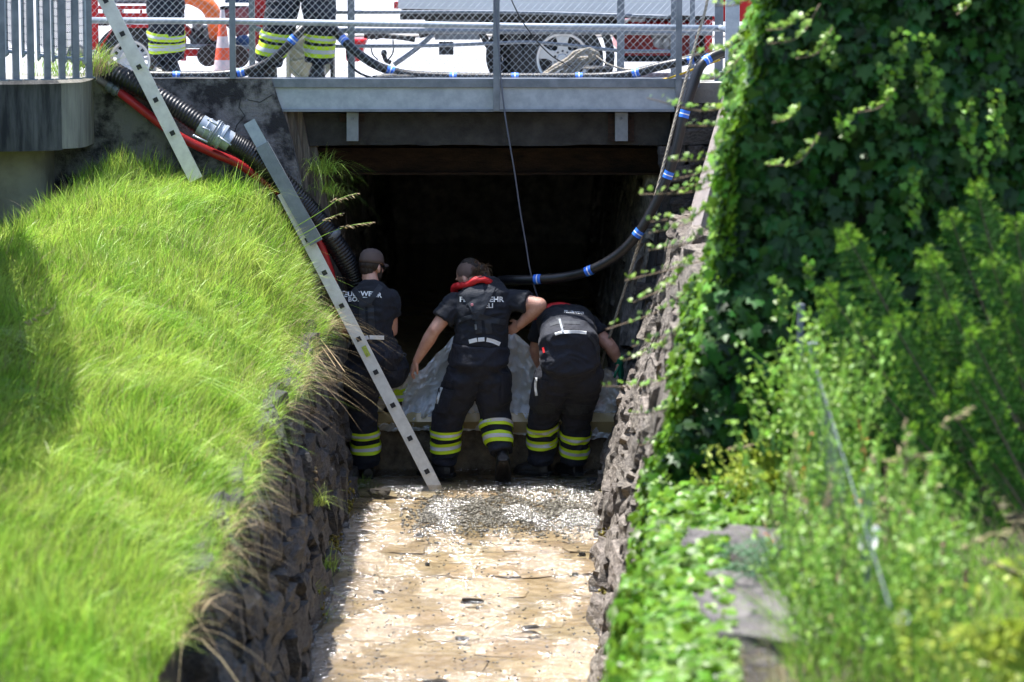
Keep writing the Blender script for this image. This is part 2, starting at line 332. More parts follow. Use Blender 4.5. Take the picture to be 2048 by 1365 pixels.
def stone_face(parent, org, U, V, ulen, vlen, su, sv, depth, pool, mask=None, name='stone', limit=300, jit=.3):
    # courses of uneven stones on the plane org + u*U + v*V, normal N outwards
    U = Vector(U).normalized(); V = Vector(V); V = V.normalized(); Nn = U.cross(V).normalized(); v = 0; cnt = 0
    while v < vlen:
        h = sv*random.uniform(.65, 1.35); u = -random.random()*su
        while u < ulen:
            w = su*random.uniform(.5, 1.5); hh = h*random.uniform(.85, 1.08)
            cu, cv = u+w/2, v+h/2+random.uniform(-.1, .1)*h
            if (mask is None or mask(cu, cv)) and cnt < limit:
                a = random.uniform(-.1, .1)*jit*2; R = Matrix((U, V, Nn)).transposed()@Matrix.Rotation(a, 3, 'Z')@Matrix.Rotation(random.uniform(-.12, .12), 3, 'Y')
                me = random.choice(pool)
                if random.random() < .5: R = R@Matrix.Rotation(math.pi, 3, 'Z')
                put(name, me, parent, Vector(org)+U*cu+V*cv+Nn*(random.uniform(-.25, .2)*depth), (w*.97, hh*.97, depth), R); cnt += 1
            u += w
        v += h
# ================================================================ setting: channel, walls, tunnel
def stone_surf(parent, pf, ulen, vlen, su, sv, depth, pool, mask=None, limit=300, proud=0.0, rr=.12):
    v = 0; cnt = 0
    while v < vlen:
        h = sv*random.uniform(.65, 1.4); u = -random.random()*su
        while u < ulen:
            w = su*random.uniform(.5, 1.6); cu, cv = u+w/2, v+h/2+random.uniform(-.12, .12)*h
            if (mask is None or mask(cu, cv)) and cnt < limit:
                p = pf(cu, cv); U = (pf(cu+.05, cv)-p).normalized(); V = (pf(cu, cv+.05)-p); V = (V-U*V.dot(U)).normalized(); Nn = U.cross(V)
                R = Matrix((U, V, Nn)).transposed()@Matrix.Rotation(random.uniform(-.08, .08), 3, 'Z')@Matrix.Rotation(random.uniform(-rr, rr), 3, 'Y')@Matrix.Rotation(random.uniform(-rr, rr), 3, 'X')
                if random.random() < .5: R = R@Matrix.Rotation(math.pi, 3, 'Z')
                put('stone', random.choice(pool), parent, p+Nn*(random.uniform(-.3, .25)*depth*.5-depth*.45+proud), (w*.98, h*.98*random.uniform(.9, 1.1), depth), R); cnt += 1
            u += w
        v += h
def surf_mesh(pf, ulen, vlen, nu, nv, name, m, parent=None, off=0):
    mb = MB(); V = []
    for j in range(nv+1):
        for i in range(nu+1): V.append(pf(ulen*i/nu, vlen*j/nv)+Vector(off if off else (0, 0, 0)))
    mb.add(V, [(j*(nu+1)+i, j*(nu+1)+i+1, (j+1)*(nu+1)+i+1, (j+1)*(nu+1)+i) for j in range(nv) for i in range(nu)])
    return part(name, mb, m, parent, smooth=True)
# stream bed
mb = MB(); mb.b(-3, 3, -22, 14, -.6, -.036); bed = struct('stream_bed', mb, 'bed')
y = -9.0
cnt = 0
while y < .2:
    d = random.uniform(.34, .62); x = -1.5-random.random()*.3
    while x < .9:
        w = random.uniform(.4, 1.0)
        R = Matrix.Rotation(random.uniform(-.3, .3), 3, 'Z')@Matrix.Rotation(random.uniform(-.02, .02), 3, 'X')@Matrix.Rotation(random.uniform(-.02, .02), 3, 'Y')
        put('flagstone', random.choice(FLG), bed, (x+w/2, y+d/2+random.uniform(-.05, .05), -.085+random.uniform(-.012, .008)), (w*1.06, d*1.06, .12), R)
        x += w
    y += d
# thin film of water with ripples
def ripple(x, y):
    p = Vector((x*1.0, y*.55, 0)); a = noise.noise(p*9); b_ = noise.noise(p*21+Vector((5, 3, 0))); c = noise.noise(Vector((x*2.2, y*1.4, 3)))
    return .02+.006*(1-abs(a)*2)+.005*b_+.012*max(-.4, c)
nx, ny = 110, 330; xs = np.linspace(-1.34, .86, nx); ys = np.linspace(-11, .3, ny)
V = [(x, y, ripple(x, y)) for y in ys for x in xs]
Fq = [(j*nx+i, j*nx+i+1, (j+1)*nx+i+1, (j+1)*nx+i) for j in range(ny-1) for i in range(nx-1)]
npmesh('water', V, Fq, 'water', None, 'structure', True)
# left channel wall
def lw(u, v): return Vector((-1.24-.177*v, -15+u, v-.1))
LW = thing('retaining_wall', 'low dark rubble stone wall below the grass bank, left of the stream', 'wall', (-1.24, -7, 0))
mb = MB(); mb.prism([(-1.3, -15, -.2), (-1.56, -15, 1.32), (-2.3, -15, 1.32), (-2.3, -15, -.2)], (0, 15, 0)); part('wall_core', mb, 'mortar', LW)
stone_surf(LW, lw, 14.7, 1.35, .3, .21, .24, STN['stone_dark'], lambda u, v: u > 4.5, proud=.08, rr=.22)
# right wing wall
def rx(Y, z): return .76+.027*Y+(.29+.012*Y)*z
def rw(u, v): Y = -u; return Vector((rx(Y, v-.1), Y, v-.1))
RW = thing('wing_wall', 'tall leaning rubble stone wall on the right of the stream, topped with pitted concrete', 'wall', (.9, -5, 0))
mb = MB()
for k in range(14):
    Y0 = -k*1.1; Y1 = Y0-1.1
    pts = lambda Y: [Vector((rx(Y, 0)+.09, Y, -.2)), Vector((rx(Y, 3)+.09, Y, 3.0)), Vector((2.2, Y, 3.0)), Vector((2.2, Y, -.2))]
    a, b_ = pts(Y0), pts(Y1)
    if k > 7:
        for q in (a, b_):
            q[1].z = q[2].z = 1.5; q[1].x = rx(Y0, 1.5)+.09
    mb.add(a+b_, [(0, 1, 2, 3), (4, 5, 6, 7), (0, 1, 5, 4), (1, 2, 6, 5), (2, 3, 7, 6), (0, 3, 7, 4)])
part('wall_core', mb, 'mortar', RW)
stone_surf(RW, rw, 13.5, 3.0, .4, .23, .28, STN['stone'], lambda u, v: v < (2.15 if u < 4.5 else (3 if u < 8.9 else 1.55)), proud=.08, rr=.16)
def cw(u, v): Y = -u; z = 2.1+v; return Vector((rx(Y, z)-.015+.012*noise.noise(Vector((u*2, v*3, 0))), Y, z))
mb = MB(); nu, nv = 40, 10; V = [cw(4.4*i/nu-.05, .95*j/nv) for j in range(nv+1) for i in range(nu+1)]; n0 = len(V)
V += [p+Vector((.5, 0, 0)) for p in V]; f = []
for j in range(nv):
    for i in range(nu): q = j*(nu+1)+i; f.append((q, q+1, q+nu+2, q+nu+1))
rim = [i for i in range(nu+1)]+[(j+1)*(nu+1)-1 for j in range(1, nv+1)]+[nv*(nu+1)+i for i in range(nu-1, -1, -1)]+[j*(nu+1) for j in range(nv-1, 0, -1)]
f += [(rim[k], rim[(k+1) % len(rim)], rim[(k+1) % len(rim)]+n0, rim[k]+n0) for k in range(len(rim))]
mb.add(V, f); part('concrete_face', mb, 'pitted', RW)
mb = MB(); mb.prism([(1.6, .3, 3.052), (1.56, -1, 3.052), (1.42, -4.4, 3.052), (2.3, -4.4, 3.052), (2.4, .3, 3.052)], (0, 0, .05)); part('coping', mb, 'paving', RW, bev=.01)
# right abutment (front of the tunnel on the right)
RA = thing('abutment', 'right hand rubble abutment beside the dark tunnel mouth', 'abutment', (1.2, 0, 0))
mb = MB(); mb.prism([(.84, 0, -.2), (1.22, 0, 2.75), (2.2, 0, 2.75), (2.2, 0, -.2)], (0, .9, 0)); part('wall_core', mb, 'mortar', RA)
def ra(u, v): return Vector((.77+u+.127*v, -.02, v-.1))
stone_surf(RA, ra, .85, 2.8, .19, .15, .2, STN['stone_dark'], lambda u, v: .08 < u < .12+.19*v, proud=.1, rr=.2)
# left abutment: cracked concrete
LA = thing('abutment', 'cracked pale and black concrete abutment behind the hoses, left of the tunnel', 'abutment', (-2.2, 0, 0))
mb = MB(); pl = [P(x, y, -.1) for x, y in ((60, 158), (543, 158), (556, 200), (575, 250), (598, 345), (640, 560), (668, 800), (680, 975), (60, 975))]
mb.prism(pl, (0, .3, 0)); part('concrete_face', mb, 'concrete', LA)
for pts in ([(468, 175), (482, 195), (478, 215), (490, 232), (474, 250), (468, 268), (478, 285)], [(440, 185), (452, 192), (468, 190)], [(545, 190), (520, 205), (495, 200)]):
    mb = MB(); mb.tube([P(x, y, -.1) for x, y in pts], .004, 5); part('crack', mb, 'black', LA)
# boards at the left reveal
RV = thing('board_revetment', 'streaked dark brown boards lining the left edge of the tunnel mouth', 'boards', P(600, 400, .0))
for i in range(4):
    Y = -.06+.07*i; x0 = 556+16*i; b0 = 640+15*i
    mb = MB(); mb.prism([P(x0, 222, Y), P(x0+15.5, 222, Y), P(b0+15, 640, Y), P(b0, 640, Y)], (0, .06, 0)); part('board', mb, 'plank', RV, bev=.003)
# tunnel
def tl(u, v): return Vector((-1.27-.12*v, .25+u, v-.1))
def tr_(u, v): return Vector((.8+.127*v, 12.25-u, v-.1))
TL = thing('tunnel_wall', 'stone block wall inside the tunnel, left side', 'tunnel wall', (-1.3, 6, 0))
mb = MB(); mb.prism([(-1.33, .2, -.2), (-1.66, .2, 2.6), (-2.2, .2, 2.6), (-2.2, .2, -.2)], (0, 14, 0)); part('wall_core', mb, 'mortar', TL)
stone_surf(TL, tl, 12, 2.45, .75, .34, .2, STN['tunnel'], lambda u, v: u > .6, proud=.04, rr=.05)
TR = thing('tunnel_wall', 'stone block wall inside the tunnel, right side', 'tunnel wall', (.9, 6, 0))
mb = MB(); mb.prism([(.86, .2, -.2), (1.19, .2, 2.6), (2.2, .2, 2.6), (2.2, .2, -.2)], (0, 14, 0)); part('wall_core', mb, 'mortar', TR)
stone_surf(TR, tr_, 12, 2.45, .8, .36, .2, STN['tunnel'], lambda u, v: u < 11.4, proud=.04, rr=.05)
mb = MB(); mb.b(-2.6, 2.6, 13.9, 14.2, -.5, 2.9); single('tunnel_blackout_wall', mb, 'tunnel', 'added wall closing the far end so the tunnel stays black', 'wall')  # added to shut out light and keep the tunnel black
# bridge
BR = thing('footbridge', 'steel and concrete bridge over the tunnel mouth with a galvanised edge beam', 'bridge', (-.3, 0, 2.5))
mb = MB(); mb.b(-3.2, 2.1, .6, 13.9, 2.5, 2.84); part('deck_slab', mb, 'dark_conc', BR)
mb = MB()
V0 = []
n = 50
for i in range(n+1):
    x = -1.75+2.95*i/n
    for (yy, z) in ((.12, 2.775), (.12, 2.53), (.5, 2.53), (.5, 2.775)): V0.append(Vector((x, yy+.012*noise.noise(Vector((x*6, z*9, 1))), z+.012*noise.noise(Vector((x*5, z*3, 4)))*(z < 2.6))))
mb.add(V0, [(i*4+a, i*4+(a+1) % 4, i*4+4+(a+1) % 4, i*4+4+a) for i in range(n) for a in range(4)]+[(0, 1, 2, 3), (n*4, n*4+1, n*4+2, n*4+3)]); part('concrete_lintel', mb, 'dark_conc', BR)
mb = MB(); mb.b(-1.7, 1.15, .9, .93, 2.27, 2.44); mb.b(-1.7, 1.15, .82, 1.0, 2.44, 2.46); mb.b(-1.7, 1.15, .82, 1.0, 2.25, 2.27); part('rusty_girder', mb, 'rust', BR)
mb = MB(); mb.b(-1.7, 1.15, 2.2, 2.23, 2.27, 2.5); part('rusty_girder', mb, 'rust', BR)
x0 = P(548, 190, -.06).x; x1 = P(1357, 190, -.06).x
mb = MB(); mb.prism([P(541, 158, -.08)+Vector((0, 0, 0)), P(1400, 158, -.08), P(1400, 176, -.08), P(545, 176, -.08)], (0, .25, 0)); part('top_flange', mb, 'galv', BR, bev=.004)
mb = MB(); mb.prism([P(546, 176, -.055), P(1378, 176, -.055), P(1370, 220, -.055), P(560, 220, -.055)], (0, .02, 0)); part('edge_beam', mb, 'galv_pale', BR)
mb = MB(); mb.prism([P(560, 219, -.075), P(1370, 219, -.075), P(1369, 224, -.075), P(561, 224, -.075)], (0, .17, 0)); part('bottom_flange', mb, 'galv', BR)
for px, w in ((705, 24), (1243, 26)):
    b = MB(); b.prism([P(px-w/2, 225, .03), P(px+w/2, 225, .03), P(px+w/2, 283, .03), P(px-w/2, 283, .03)], (0, .05, 0)); br = part('bracket', b, 'galv', BR, bev=.003)
    b = MB(); b.prism([P(px-w/2-14, 228, .085), P(px+w/2+12, 228, .085), P(px+w/2+12, 284 if px > 900 else 244, .085), P(px-w/2-14, 284 if px > 900 else 244, .085)], (0, .02, 0)); part('backing_plate', b, 'rust', br)
    for (dx, yy) in ((-19, 238), (-19, 252), (-19, 267), (18, 238), (18, 252), (18, 267), (0, 238)):
        if px < 900 and yy > 240: continue
        b = MB(); b.lathe(P(px+dx, yy, .085 if dx else .03), [(0, -.014), (.008, -.012), (.01, 0)], (0, 1, 0), 8); part('bolt', b, 'galv' if dx == 0 else 'rust', br)
# weir sill
mb = MB(); n = 40; V = []
for i in range(n+1):
    x = -1.3+2.15*i/n; zt = .375 if x < -.05 else .375-.05*min(1, (x+.05)/.25); nn = lambda a, b2: .012*noise.noise(Vector((x*5, a, b2)))
    V += [Vector((x, .25+nn(0, 0)*1.5, -.05)), Vector((x, .265+nn(1, 0)*2, .18)), Vector((x, .28+nn(2, 0)*1.5, zt-.03)), Vector((x, .32, zt+nn(3, 1))), Vector((x, .7, zt)), Vector((x, .7, -.05))]
mb.add(V, [(i*6+a, i*6+(a+1) % 6, i*6+6+(a+1) % 6, i*6+6+a) for i in range(n) for a in range(6)]+[(0, 1, 2, 3, 4, 5), tuple(n*6+a for a in range(6))])
single('weir_sill', mb, 'sill', 'dark mossy stone sill across the stream in front of the firefighters', 'weir')
# murky water held behind the sheet
mb = MB(); n = 60; V = []
for i in range(n+1):
    x = -1.3+2.12*i/n; bul = .03+.025*noise.noise(Vector((x*4, 2, 2)))
    zb = .36+.02*noise.noise(Vector((x*5, 7, 1))) if x < -.05 else .32
    V += [Vector((x, .24-bul*.6, zb-.012)), Vector((x, .21-bul*1.2, .40)), Vector((x, .25-bul*.8, .45+bul*.25)), Vector((x, .275, .463)), Vector((x, 13.8, .465)), Vector((x, 13.8, zb))]
mb.add(V, [(i*6+a, i*6+(a+1) % 6, i*6+6+(a+1) % 6, i*6+6+a) for i in range(n) for a in range(6)]+[(0, 1, 2, 3, 4, 5), tuple(n*6+a for a in range(6))])
o = part('dammed_water', mb, 'murky', smooth=False); o['kind'] = 'structure'
# street
mb = MB(); mb.add([(-70, .2, 2.87), (70, .2, 2.87), (70, 130, 2.87), (-70, 130, 2.87)], [(0, 1, 2, 3)]); struct('street', mb, 'asphalt')
mb = MB(); mb.b(-3.3, 1.9, .17, .62, 2.845, 3.0); struct('bridge_kerb', mb, 'paving')
# left parapet slab with curved front
PZt, PZb = 3.07, 2.56
crv = rib([(-3.14, .2, 0), (-3.15, -.45, 0), (-3.22, -.68, 0), (-3.5, -.85, 0), (-3.95, -1.05, 0), (-3.9, -2.0, 0), (-3.45, -4, 0), (-2.88, -7.3, 0), (-2.8, -10, 0), (-3.0, -15, 0)], 60)  # the run out of view is bent to shade the left grass
PS = thing('parapet', 'curved dark streaked concrete edge slab above the grass bank, top left', 'parapet', (-3.5, -.6, 2.5))
def slabpart(idx, z0, z1, inset, m, name):
    mb = MB(); pts = [crv[i] for i in idx]; V = []
    for p in pts: q = Vector((p.x-inset, p.y+inset*.6, 0)); V += [Vector((q.x, q.y, z0)), Vector((q.x, q.y, z1-.03)), Vector((q.x-.03, q.y+.02, z1)), Vector((-7, max(p.y, q.y)+.02, z1)), Vector((-7, max(p.y, q.y)+.02, z0))]
    k = len(pts); mb.add(V, [(i*5+a, i*5+(a+1) % 5, i*5+5+(a+1) % 5, i*5+5+a) for i in range(k-1) for a in range(5)]+[(0, 1, 2, 3, 4), tuple((k-1)*5+a for a in range(5))]); return part(name, mb, m, PS)
ks = [i for i, p in enumerate(crv) if p.x > -3.33 and p.y > -.9]; i1 = ks[-1]
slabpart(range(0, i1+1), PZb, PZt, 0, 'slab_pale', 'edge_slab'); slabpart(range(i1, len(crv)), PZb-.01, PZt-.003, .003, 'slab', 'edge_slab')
slabpart(range(0, len(crv)), .8, PZb+.005, .3, 'beige', 'support_wall')
# railing on the slab
RL = thing('railing', 'galvanised railing with mesh panels on the curved parapet, top left', 'railing', (-3.6, -.7, PZt))
posts = [(4, -1.0), (32, -.95), (62, -.9), (95, -.85), (124, -.8), (152, -.72), (178, -.6)]
for px, Y in posts:
    b = P(px, 150, Y); b.z = PZt; mb = MB(); mb.box(b+Vector((0, 0, .6)), (.05, .02, 1.2), Matrix.Rotation(.5, 3, 'Z')); part('post', mb, 'galv', RL)
    mb = MB(); mb.box(b+Vector((0, 0, .004)), (.09, .07, .008)); part('base_plate', mb, 'galv', RL)
    if px > 170: continue
for (a, b_, yb, Y) in ((13, 35, 104, -.93), (46, 64, 106, -.88), (77, 98, 112, -.84), (106, 124, 115, -.78), (130, 146, 117, -.72), (153, 170, 119, -.62)):
    p0, p1 = P(a, yb, Y), P(b_, yb, Y); zt = 4.25; fr = MB()
    fr.tube(rib([Vector((p0.x, Y, zt)), Vector((p0.x, Y, p0.z+.05)), Vector((p0.x+.012, Y, p0.z+.008)), Vector(((p0.x+p1.x)/2, Y, p0.z)), Vector((p1.x-.012, Y, p0.z+.008)), Vector((p1.x, Y, p0.z+.05)), Vector((p1.x, Y, zt))], 30), .013, 8)
    pf = part('mesh_panel', fr, 'galv_pale', RL, smooth=True); fr = MB(); w = p1.x-p0.x; z = p0.z+.02; r_ = .002
    while z < zt-w:
        fr.tube([(p0.x, Y, z), (p1.x, Y, z+w)], r_, 3, False); fr.tube([(p1.x, Y, z), (p0.x, Y, z+w)], r_, 3, False); z += .014
    z = p0.z+.03
    while z < zt: fr.tube([(p0.x, Y-.012, z), ((p0.x+p1.x)/2, Y-.02, z-.006), (p1.x, Y-.012, z)], .003, 4, False); z += .055
    part('mesh_wires', fr, 'galv', pf, kind='stuff')
mb = MB(); mb.tube([P(x, y, Y)*1 for x, y, Y in ((4, -60, -1.0), (95, -60, -.85), (178, -60, -.6))], .02, 8); part('handrail', mb, 'galv', RL)
# ================================================================ fence on the bridge
FN = thing('wire_mesh_fence', 'chain link fence on tall galvanised posts along the front edge of the bridge', 'fence', (-.5, -.09, 3.0))
for px, yb, w in ((466, 158, 12), (993, 222, 13), (1357, 210, 12)):
    p = P(px, yb, -.1); mb = MB(); mb.b(p.x-w/530, p.x+w/530, -.125, -.085, p.z, 4.3); part('post', mb, 'galv', FN, bev=.003)
fx0, fx1 = P(178, 100, -.07).x, P(1428, 100, -.07).x; zb, zt = P(500, 156, -.07).z+.005, 4.28; cell = .0535; mb = MB(); n = int((fx1-fx0+zt-zb)/cell)
def zig(sgn, rad):
    for i in range(-int((zt-zb)/cell)-1, int((fx1-fx0)/cell)+1):
        xa = fx0+i*cell; za = zb; xb = xa+(zt-zb)*.95; zz = zt
        if xa < fx0: za = zb+(fx0-xa)/.95; xa = fx0
        if xb > fx1: zz = zt-(xb-fx1)/.95; xb = fx1
        if zz <= za: continue
        k = max(2, int((zz-za)/.1)); pts = []
        for j in range(k+1):
            t = j/k; x = xa+(xb-xa)*t; z = za+(zz-za)*t; w_ = .004*math.sin(i*2.1+t*7)+.006*noise.noise(Vector((x*2, z*2, sgn)))
            pts.append(Vector(((x if sgn > 0 else fx0+fx1-x)+w_, -.07+sgn*.002, z)))
        mb.tube(pts, rad, 3, False)
zig(1, .00125); zig(-1, .00125)
part('chain_link_mesh', mb, 'wire', FN, kind='stuff')
for yy in (155.5,): mb = MB(); mb.tube([P(178+12.5*k*4, yy+random.uniform(-1.2, 1.2), -.068) for k in range(26)], .0018, 4); part('tension_wire', mb, 'wire', FN)
for a, b_ in (((178, 44), (1425, 62)),):
    mb = MB(); mb.tube([P(170, 41, -.03), P(466, 43, -.03), P(750, 48, -.03), P(1050, 53, -.03), P(1440, 57, -.03)], .024, 12); part('top_rail', mb, 'galv_pale', FN, smooth=True)
mb = MB(); mb.tube([P(1440, 56, -.03), P(1500, 74, -.5), P(1570, 96, -1.3)], .024, 12); part('top_rail', mb, 'galv_pale', FN, smooth=True)
# unseen shading bars on the left parapet, then the rear railing
mb = MB()
for i in range(32, len(crv)-1):
    for t in (0, .25, .5, .75):
        p = crv[i].lerp(crv[i+1], t); 
        if p.y < -1.6: mb.box((p.x-.05, p.y, PZt+.6), (.05, .02, 1.2)); mb.box((p.x-.05, p.y-.06, PZt+.68), (.015, .045, 1.0))
part('unseen_shade_bars', mb, 'galv', RL, kind='stuff')  # unseen run of railing, bars sized to cast shade on the left grass
RR = thing('railing', 'bent tubular guard rail standing behind the chain link fence on the bridge', 'railing', (-.2, .55, 3.0))
for px, w in ((505, 12), (703, 14), (1241, 15), (1348, 14), (1384, 10), (1437, 17)):
    p = P(px, 158, .5); mb = MB(); mb.b(p.x-w/530, p.x+w/530, .48, .52, 2.99, 4.15); part('post', mb, 'galv', RR, bev=.003)
for pts, r in (([(660, 25), (995, 25), (1240, 31), (1340, 34)], .014), ([(690, 62), (995, 63), (1425, 66)], .022), ([(670, 93), (860, 92), (990, 87), (1060, 85), (1150, 92), (1240, 102), (1345, 103)], .014), ([(178, -40), (1425, -40)], .02), ([(500, 47), (520, 60), (560, 60), (690, 62)], .02)):
    mb = MB(); mb.tube(rib([P(x, y, .5) for x, y in pts], 24), r, 10); part('rail', mb, 'galv', RR, smooth=True)
PB = thing('steel_post', 'broad pale steel post beside the ivy at the right end of the bridge', 'post', P(1462, 130, -.6))
mb = MB(); p = P(1464, 120, -.6); mb.b(p.x-.05, p.x+.05, -.65, -.57, 3.05, 4.3); part('post', mb, 'galv_pale', PB, bev=.004)
mb = MB(); mb.b(p.x-.09, p.x+.09, -.7, -.52, 3.105, 3.117); part('base_plate', mb, 'galv', PB)
# ================================================================ people
def remeshed(mb, vox, sm=4, wr=None):
    me = bpy.data.meshes.new('tmp'); me.from_pydata([tuple(p) for p in mb.v], [], mb.f)
    bm = bmesh.new(); bm.from_mesh(me); bmesh.ops.recalc_face_normals(bm, faces=bm.faces); bm.to_mesh(me); bm.free()
    o = bpy.data.objects.new('tmp', me); C.objects.link(o)
    r = o.modifiers.new('r', 'REMESH'); r.mode = 'VOXEL'; r.voxel_size = vox
    if sm: s_ = o.modifiers.new('s', 'SMOOTH'); s_.iterations = sm; s_.factor = .5
    dg = bpy.context.evaluated_depsgraph_get(); e = o.evaluated_get(dg).to_mesh(); v = [p.co.copy() for p in e.vertices]; f = [tuple(p.vertices) for p in e.polygons]
    if wr:
        amp, sc, seed = wr; nn = [p.normal.copy() for p in e.vertices]; off = Vector((seed*3.1, seed*1.7, seed))
        for i, p in enumerate(v):
            q = Vector((p.x*sc[0], p.y*sc[1], p.z*sc[2]))+off; w = noise.noise(q*.6)*1.2
            a = 1-abs(noise.noise(q+Vector((w, w, w))))*2.6; b_ = noise.noise(q*2.3)
            v[i] = p+nn[i]*(amp*(a*.8+b_*.35))
    o.evaluated_get(dg).to_mesh_clear(); bpy.data.objects.remove(o); bpy.data.meshes.remove(me); m = MB(); m.v = v; m.f = f; return m
def bvh(mb): return BVHTree.FromPolygons(mb.v, mb.f)
def band(tree, p0, p1, t0, t1, tilt=(0, 0), off=.010, rows=3, n=40):
    ax = (p1-p0).normalized(); u = ax.cross(Vector((0, 1, 0))).normalized(); w = ax.cross(u); mb = MB(); V = []; prev = .09
    for i in range(rows+1):
        for j in range(n):
            a = 2*math.pi*j/n; d = u*math.cos(a)+w*math.sin(a); t = t0+(t1-t0)*i/rows+.045*(tilt[0]*math.cos(a)+tilt[1]*math.sin(a))
            o = p0.lerp(p1, t); h = tree.ray_cast(o, d, .3)
            r = (h[0]-o).length if h[0] else prev
            if r > prev*1.35: r = prev
            prev = prev*.5+r*.5; V.append(o+d*(r+off))
    mb.add(V, [(i*n+j, i*n+(j+1) % n, (i+1)*n+(j+1) % n, (i+1)*n+j) for i in range(rows) for j in range(n)]); return mb
def vhit(tree, px, py, off, dflt):
    d = ray(px, py); h = tree.ray_cast(CAMP, d); dn = d.normalized()
    return (h[0]-dn*off) if h[0] else None
def strip(tree, pts, w, off=.006, nseg=12, thick=.004):
    # webbing laid over the surface, following pixel polyline pts with width w (pixels)
    pp = rib([Vector((x, y, 0)) for x, y in pts], nseg); V = []; k = 0
    for i, p in enumerate(pp):
        t = (pp[min(i+1, len(pp)-1)]-pp[max(0, i-1)]).normalized(); nrm = Vector((-t.y, t.x, 0)); row = []
        for s_ in (-.5, -.17, .17, .5):
            q = p+nrm*w*s_; row.append(vhit(tree, q.x, q.y, off, None))
        ok = [r for r in row if r is not None]
        if not ok: continue
        ym = sum(r.y for r in ok)/len(ok); row = [r if r is not None else None for r in row]
        for j in range(4):
            if row[j] is None: q = p+nrm*w*(-.5+j/3); row[j] = P(q.x, q.y, ym)
        V.append(row)
    k = len(V); mb = MB()
    if k < 2: return mb
    flat = [q for r in V for q in r]; back = [q+Vector((0, thick+off, 0)) for q in flat]
    f = [(i*4+j, i*4+j+1, i*4+5+j, i*4+4+j) for i in range(k-1) for j in range(3)]
    o = len(flat); f += [(i*4, i*4+4, i*4+4+o, i*4+o) for i in range(k-1)]+[(i*4+3, i*4+3+o, i*4+7+o, i*4+7) for i in range(k-1)]
    f += [(j, j+o, j+1+o, j+1) for j in range(3)]+[((k-1)*4+j, (k-1)*4+j+1, (k-1)*4+j+1+o, (k-1)*4+j+o) for j in range(3)]
    return mb.add(flat+back, f)
def lettering(tree, text, px, py, size, rot=0, arc=0, off=.004):
    cu = bpy.data.curves.new('t', 'FONT'); cu.body = text; cu.align_x = 'CENTER'; cu.size = 1; cu.offset = .025; cu.resolution_u = 2
    o = bpy.data.objects.new('t', cu); C.objects.link(o); dg = bpy.context.evaluated_depsgraph_get(); me = bpy.data.meshes.new_from_object(o.evaluated_get(dg)); bpy.data.objects.remove(o)
    bm = bmesh.new(); bm.from_mesh(me); bmesh.ops.triangulate(bm, faces=bm.faces); V = []; mb = MB(); ca, sa = math.cos(rot), math.sin(rot)
    for v in bm.verts:
        x = v.co.x*size*1.08; y = v.co.y*size; x, y = x*ca-y*sa, x*sa+y*ca; h = vhit(tree, px+x, py-y+arc*x*x, off, None); V.append(h)
    ys = [h.y for h in V if h]; ym = sum(ys)/max(1, len(ys)); vs = list(bm.verts)
    for i, v in enumerate(vs):
        if V[i] is None: V[i] = P(px+v.co.x*size, py-v.co.y*size, ym)
    mb.add(V, [tuple(q.index for q in f.verts) for f in bm.faces]); bm.free(); bpy.data.meshes.remove(me); return mb
def hand(mb, w, d, nrm, side, curl=.5, sc=1.0):
    # w wrist, d direction of palm, nrm back-of-hand normal, side thumb side
    d = d.normalized(); nrm = (nrm-d*nrm.dot(d)).normalized(); x = d.cross(nrm)*side
    kn = w+d*.085*sc
    mb.loft([(w+d*t*sc, rx*sc, ry*sc, x, nrm) for t, rx, ry in ((0, .026, .02), (.03, .034, .018), (.065, .041, .016), (.09, .04, .014), (.1, .034, .01))], 14, 2.5)
    for i, (o, ln) in enumerate(((.03, .04), (.0105, .045), (-.009, .042), (-.028, .033))):
        p = kn+x*o*sc; dd = d; R = Matrix.Rotation(-curl*side*1.0, 3, x); r = .0095*sc
        for k in range(3):
            q = p+dd*ln*sc*(1, .66, .5)[k]; mb.cap(p, r, q, r*.93, 8); p = q; r *= .93; c = curl*(.8+.1*i); ax = d.cross(nrm).normalized(); dd = (Matrix.Rotation(-c, 3, ax)@dd) if (Matrix.Rotation(-c, 3, ax)@dd).dot(nrm) < dd.dot(nrm) else (Matrix.Rotation(c, 3, ax)@dd)
    p = w+d*.02*sc+x*.03*sc; dd = (d*.75+x*.6-nrm*.3).normalized(); q = p+dd*.045*sc; mb.cap(p, .013*sc, q, .011*sc, 8); dd = (d*.95+x*.1-nrm*.35).normalized(); mb.cap(q, .011*sc, q+dd*.032*sc, .0095*sc, 8)
def headgeo(mb, c, f, up, s=1.0):
    # f facing dir, up head-up dir
    f = f.normalized(); r = f.cross(up).normalized(); up = r.cross(f)
    R = Matrix((r, f, up)).transposed()
    q = lambda x, y, z: c+r*x*s+f*y*s+up*z*s
    mb.ell(q(0, -.012, .03), (.077*s, .096*s, .092*s), R, 20, 14); mb.ell(q(0, .022, -.03), (.062*s, .07*s, .085*s), R, 18, 12)
    mb.ell(q(0, .058, -.083), (.03*s, .026*s, .024*s), R); mb.cap(q(0, .083, .01), .009*s, q(0, .105, -.028), .015*s, 8)
    for sx in (-1, 1):
        mb.ell(q(.078*sx, -.005, -.015), (.011*s, .02*s, .033*s), R@Matrix.Rotation(.3*sx, 3, 'Z')); mb.ell(q(.034*sx, .068, -.028), (.022*s, .018*s, .02*s), R); mb.ell(q(.03*sx, .078, .028), (.024*s, .012*s, .009*s), R)
    mb.ell(q(0, .083, -.055), (.024*s, .012*s, .006*s), R); mb.ell(q(0, .08, -.067), (.02*s, .012*s, .007*s), R)
    return q, R
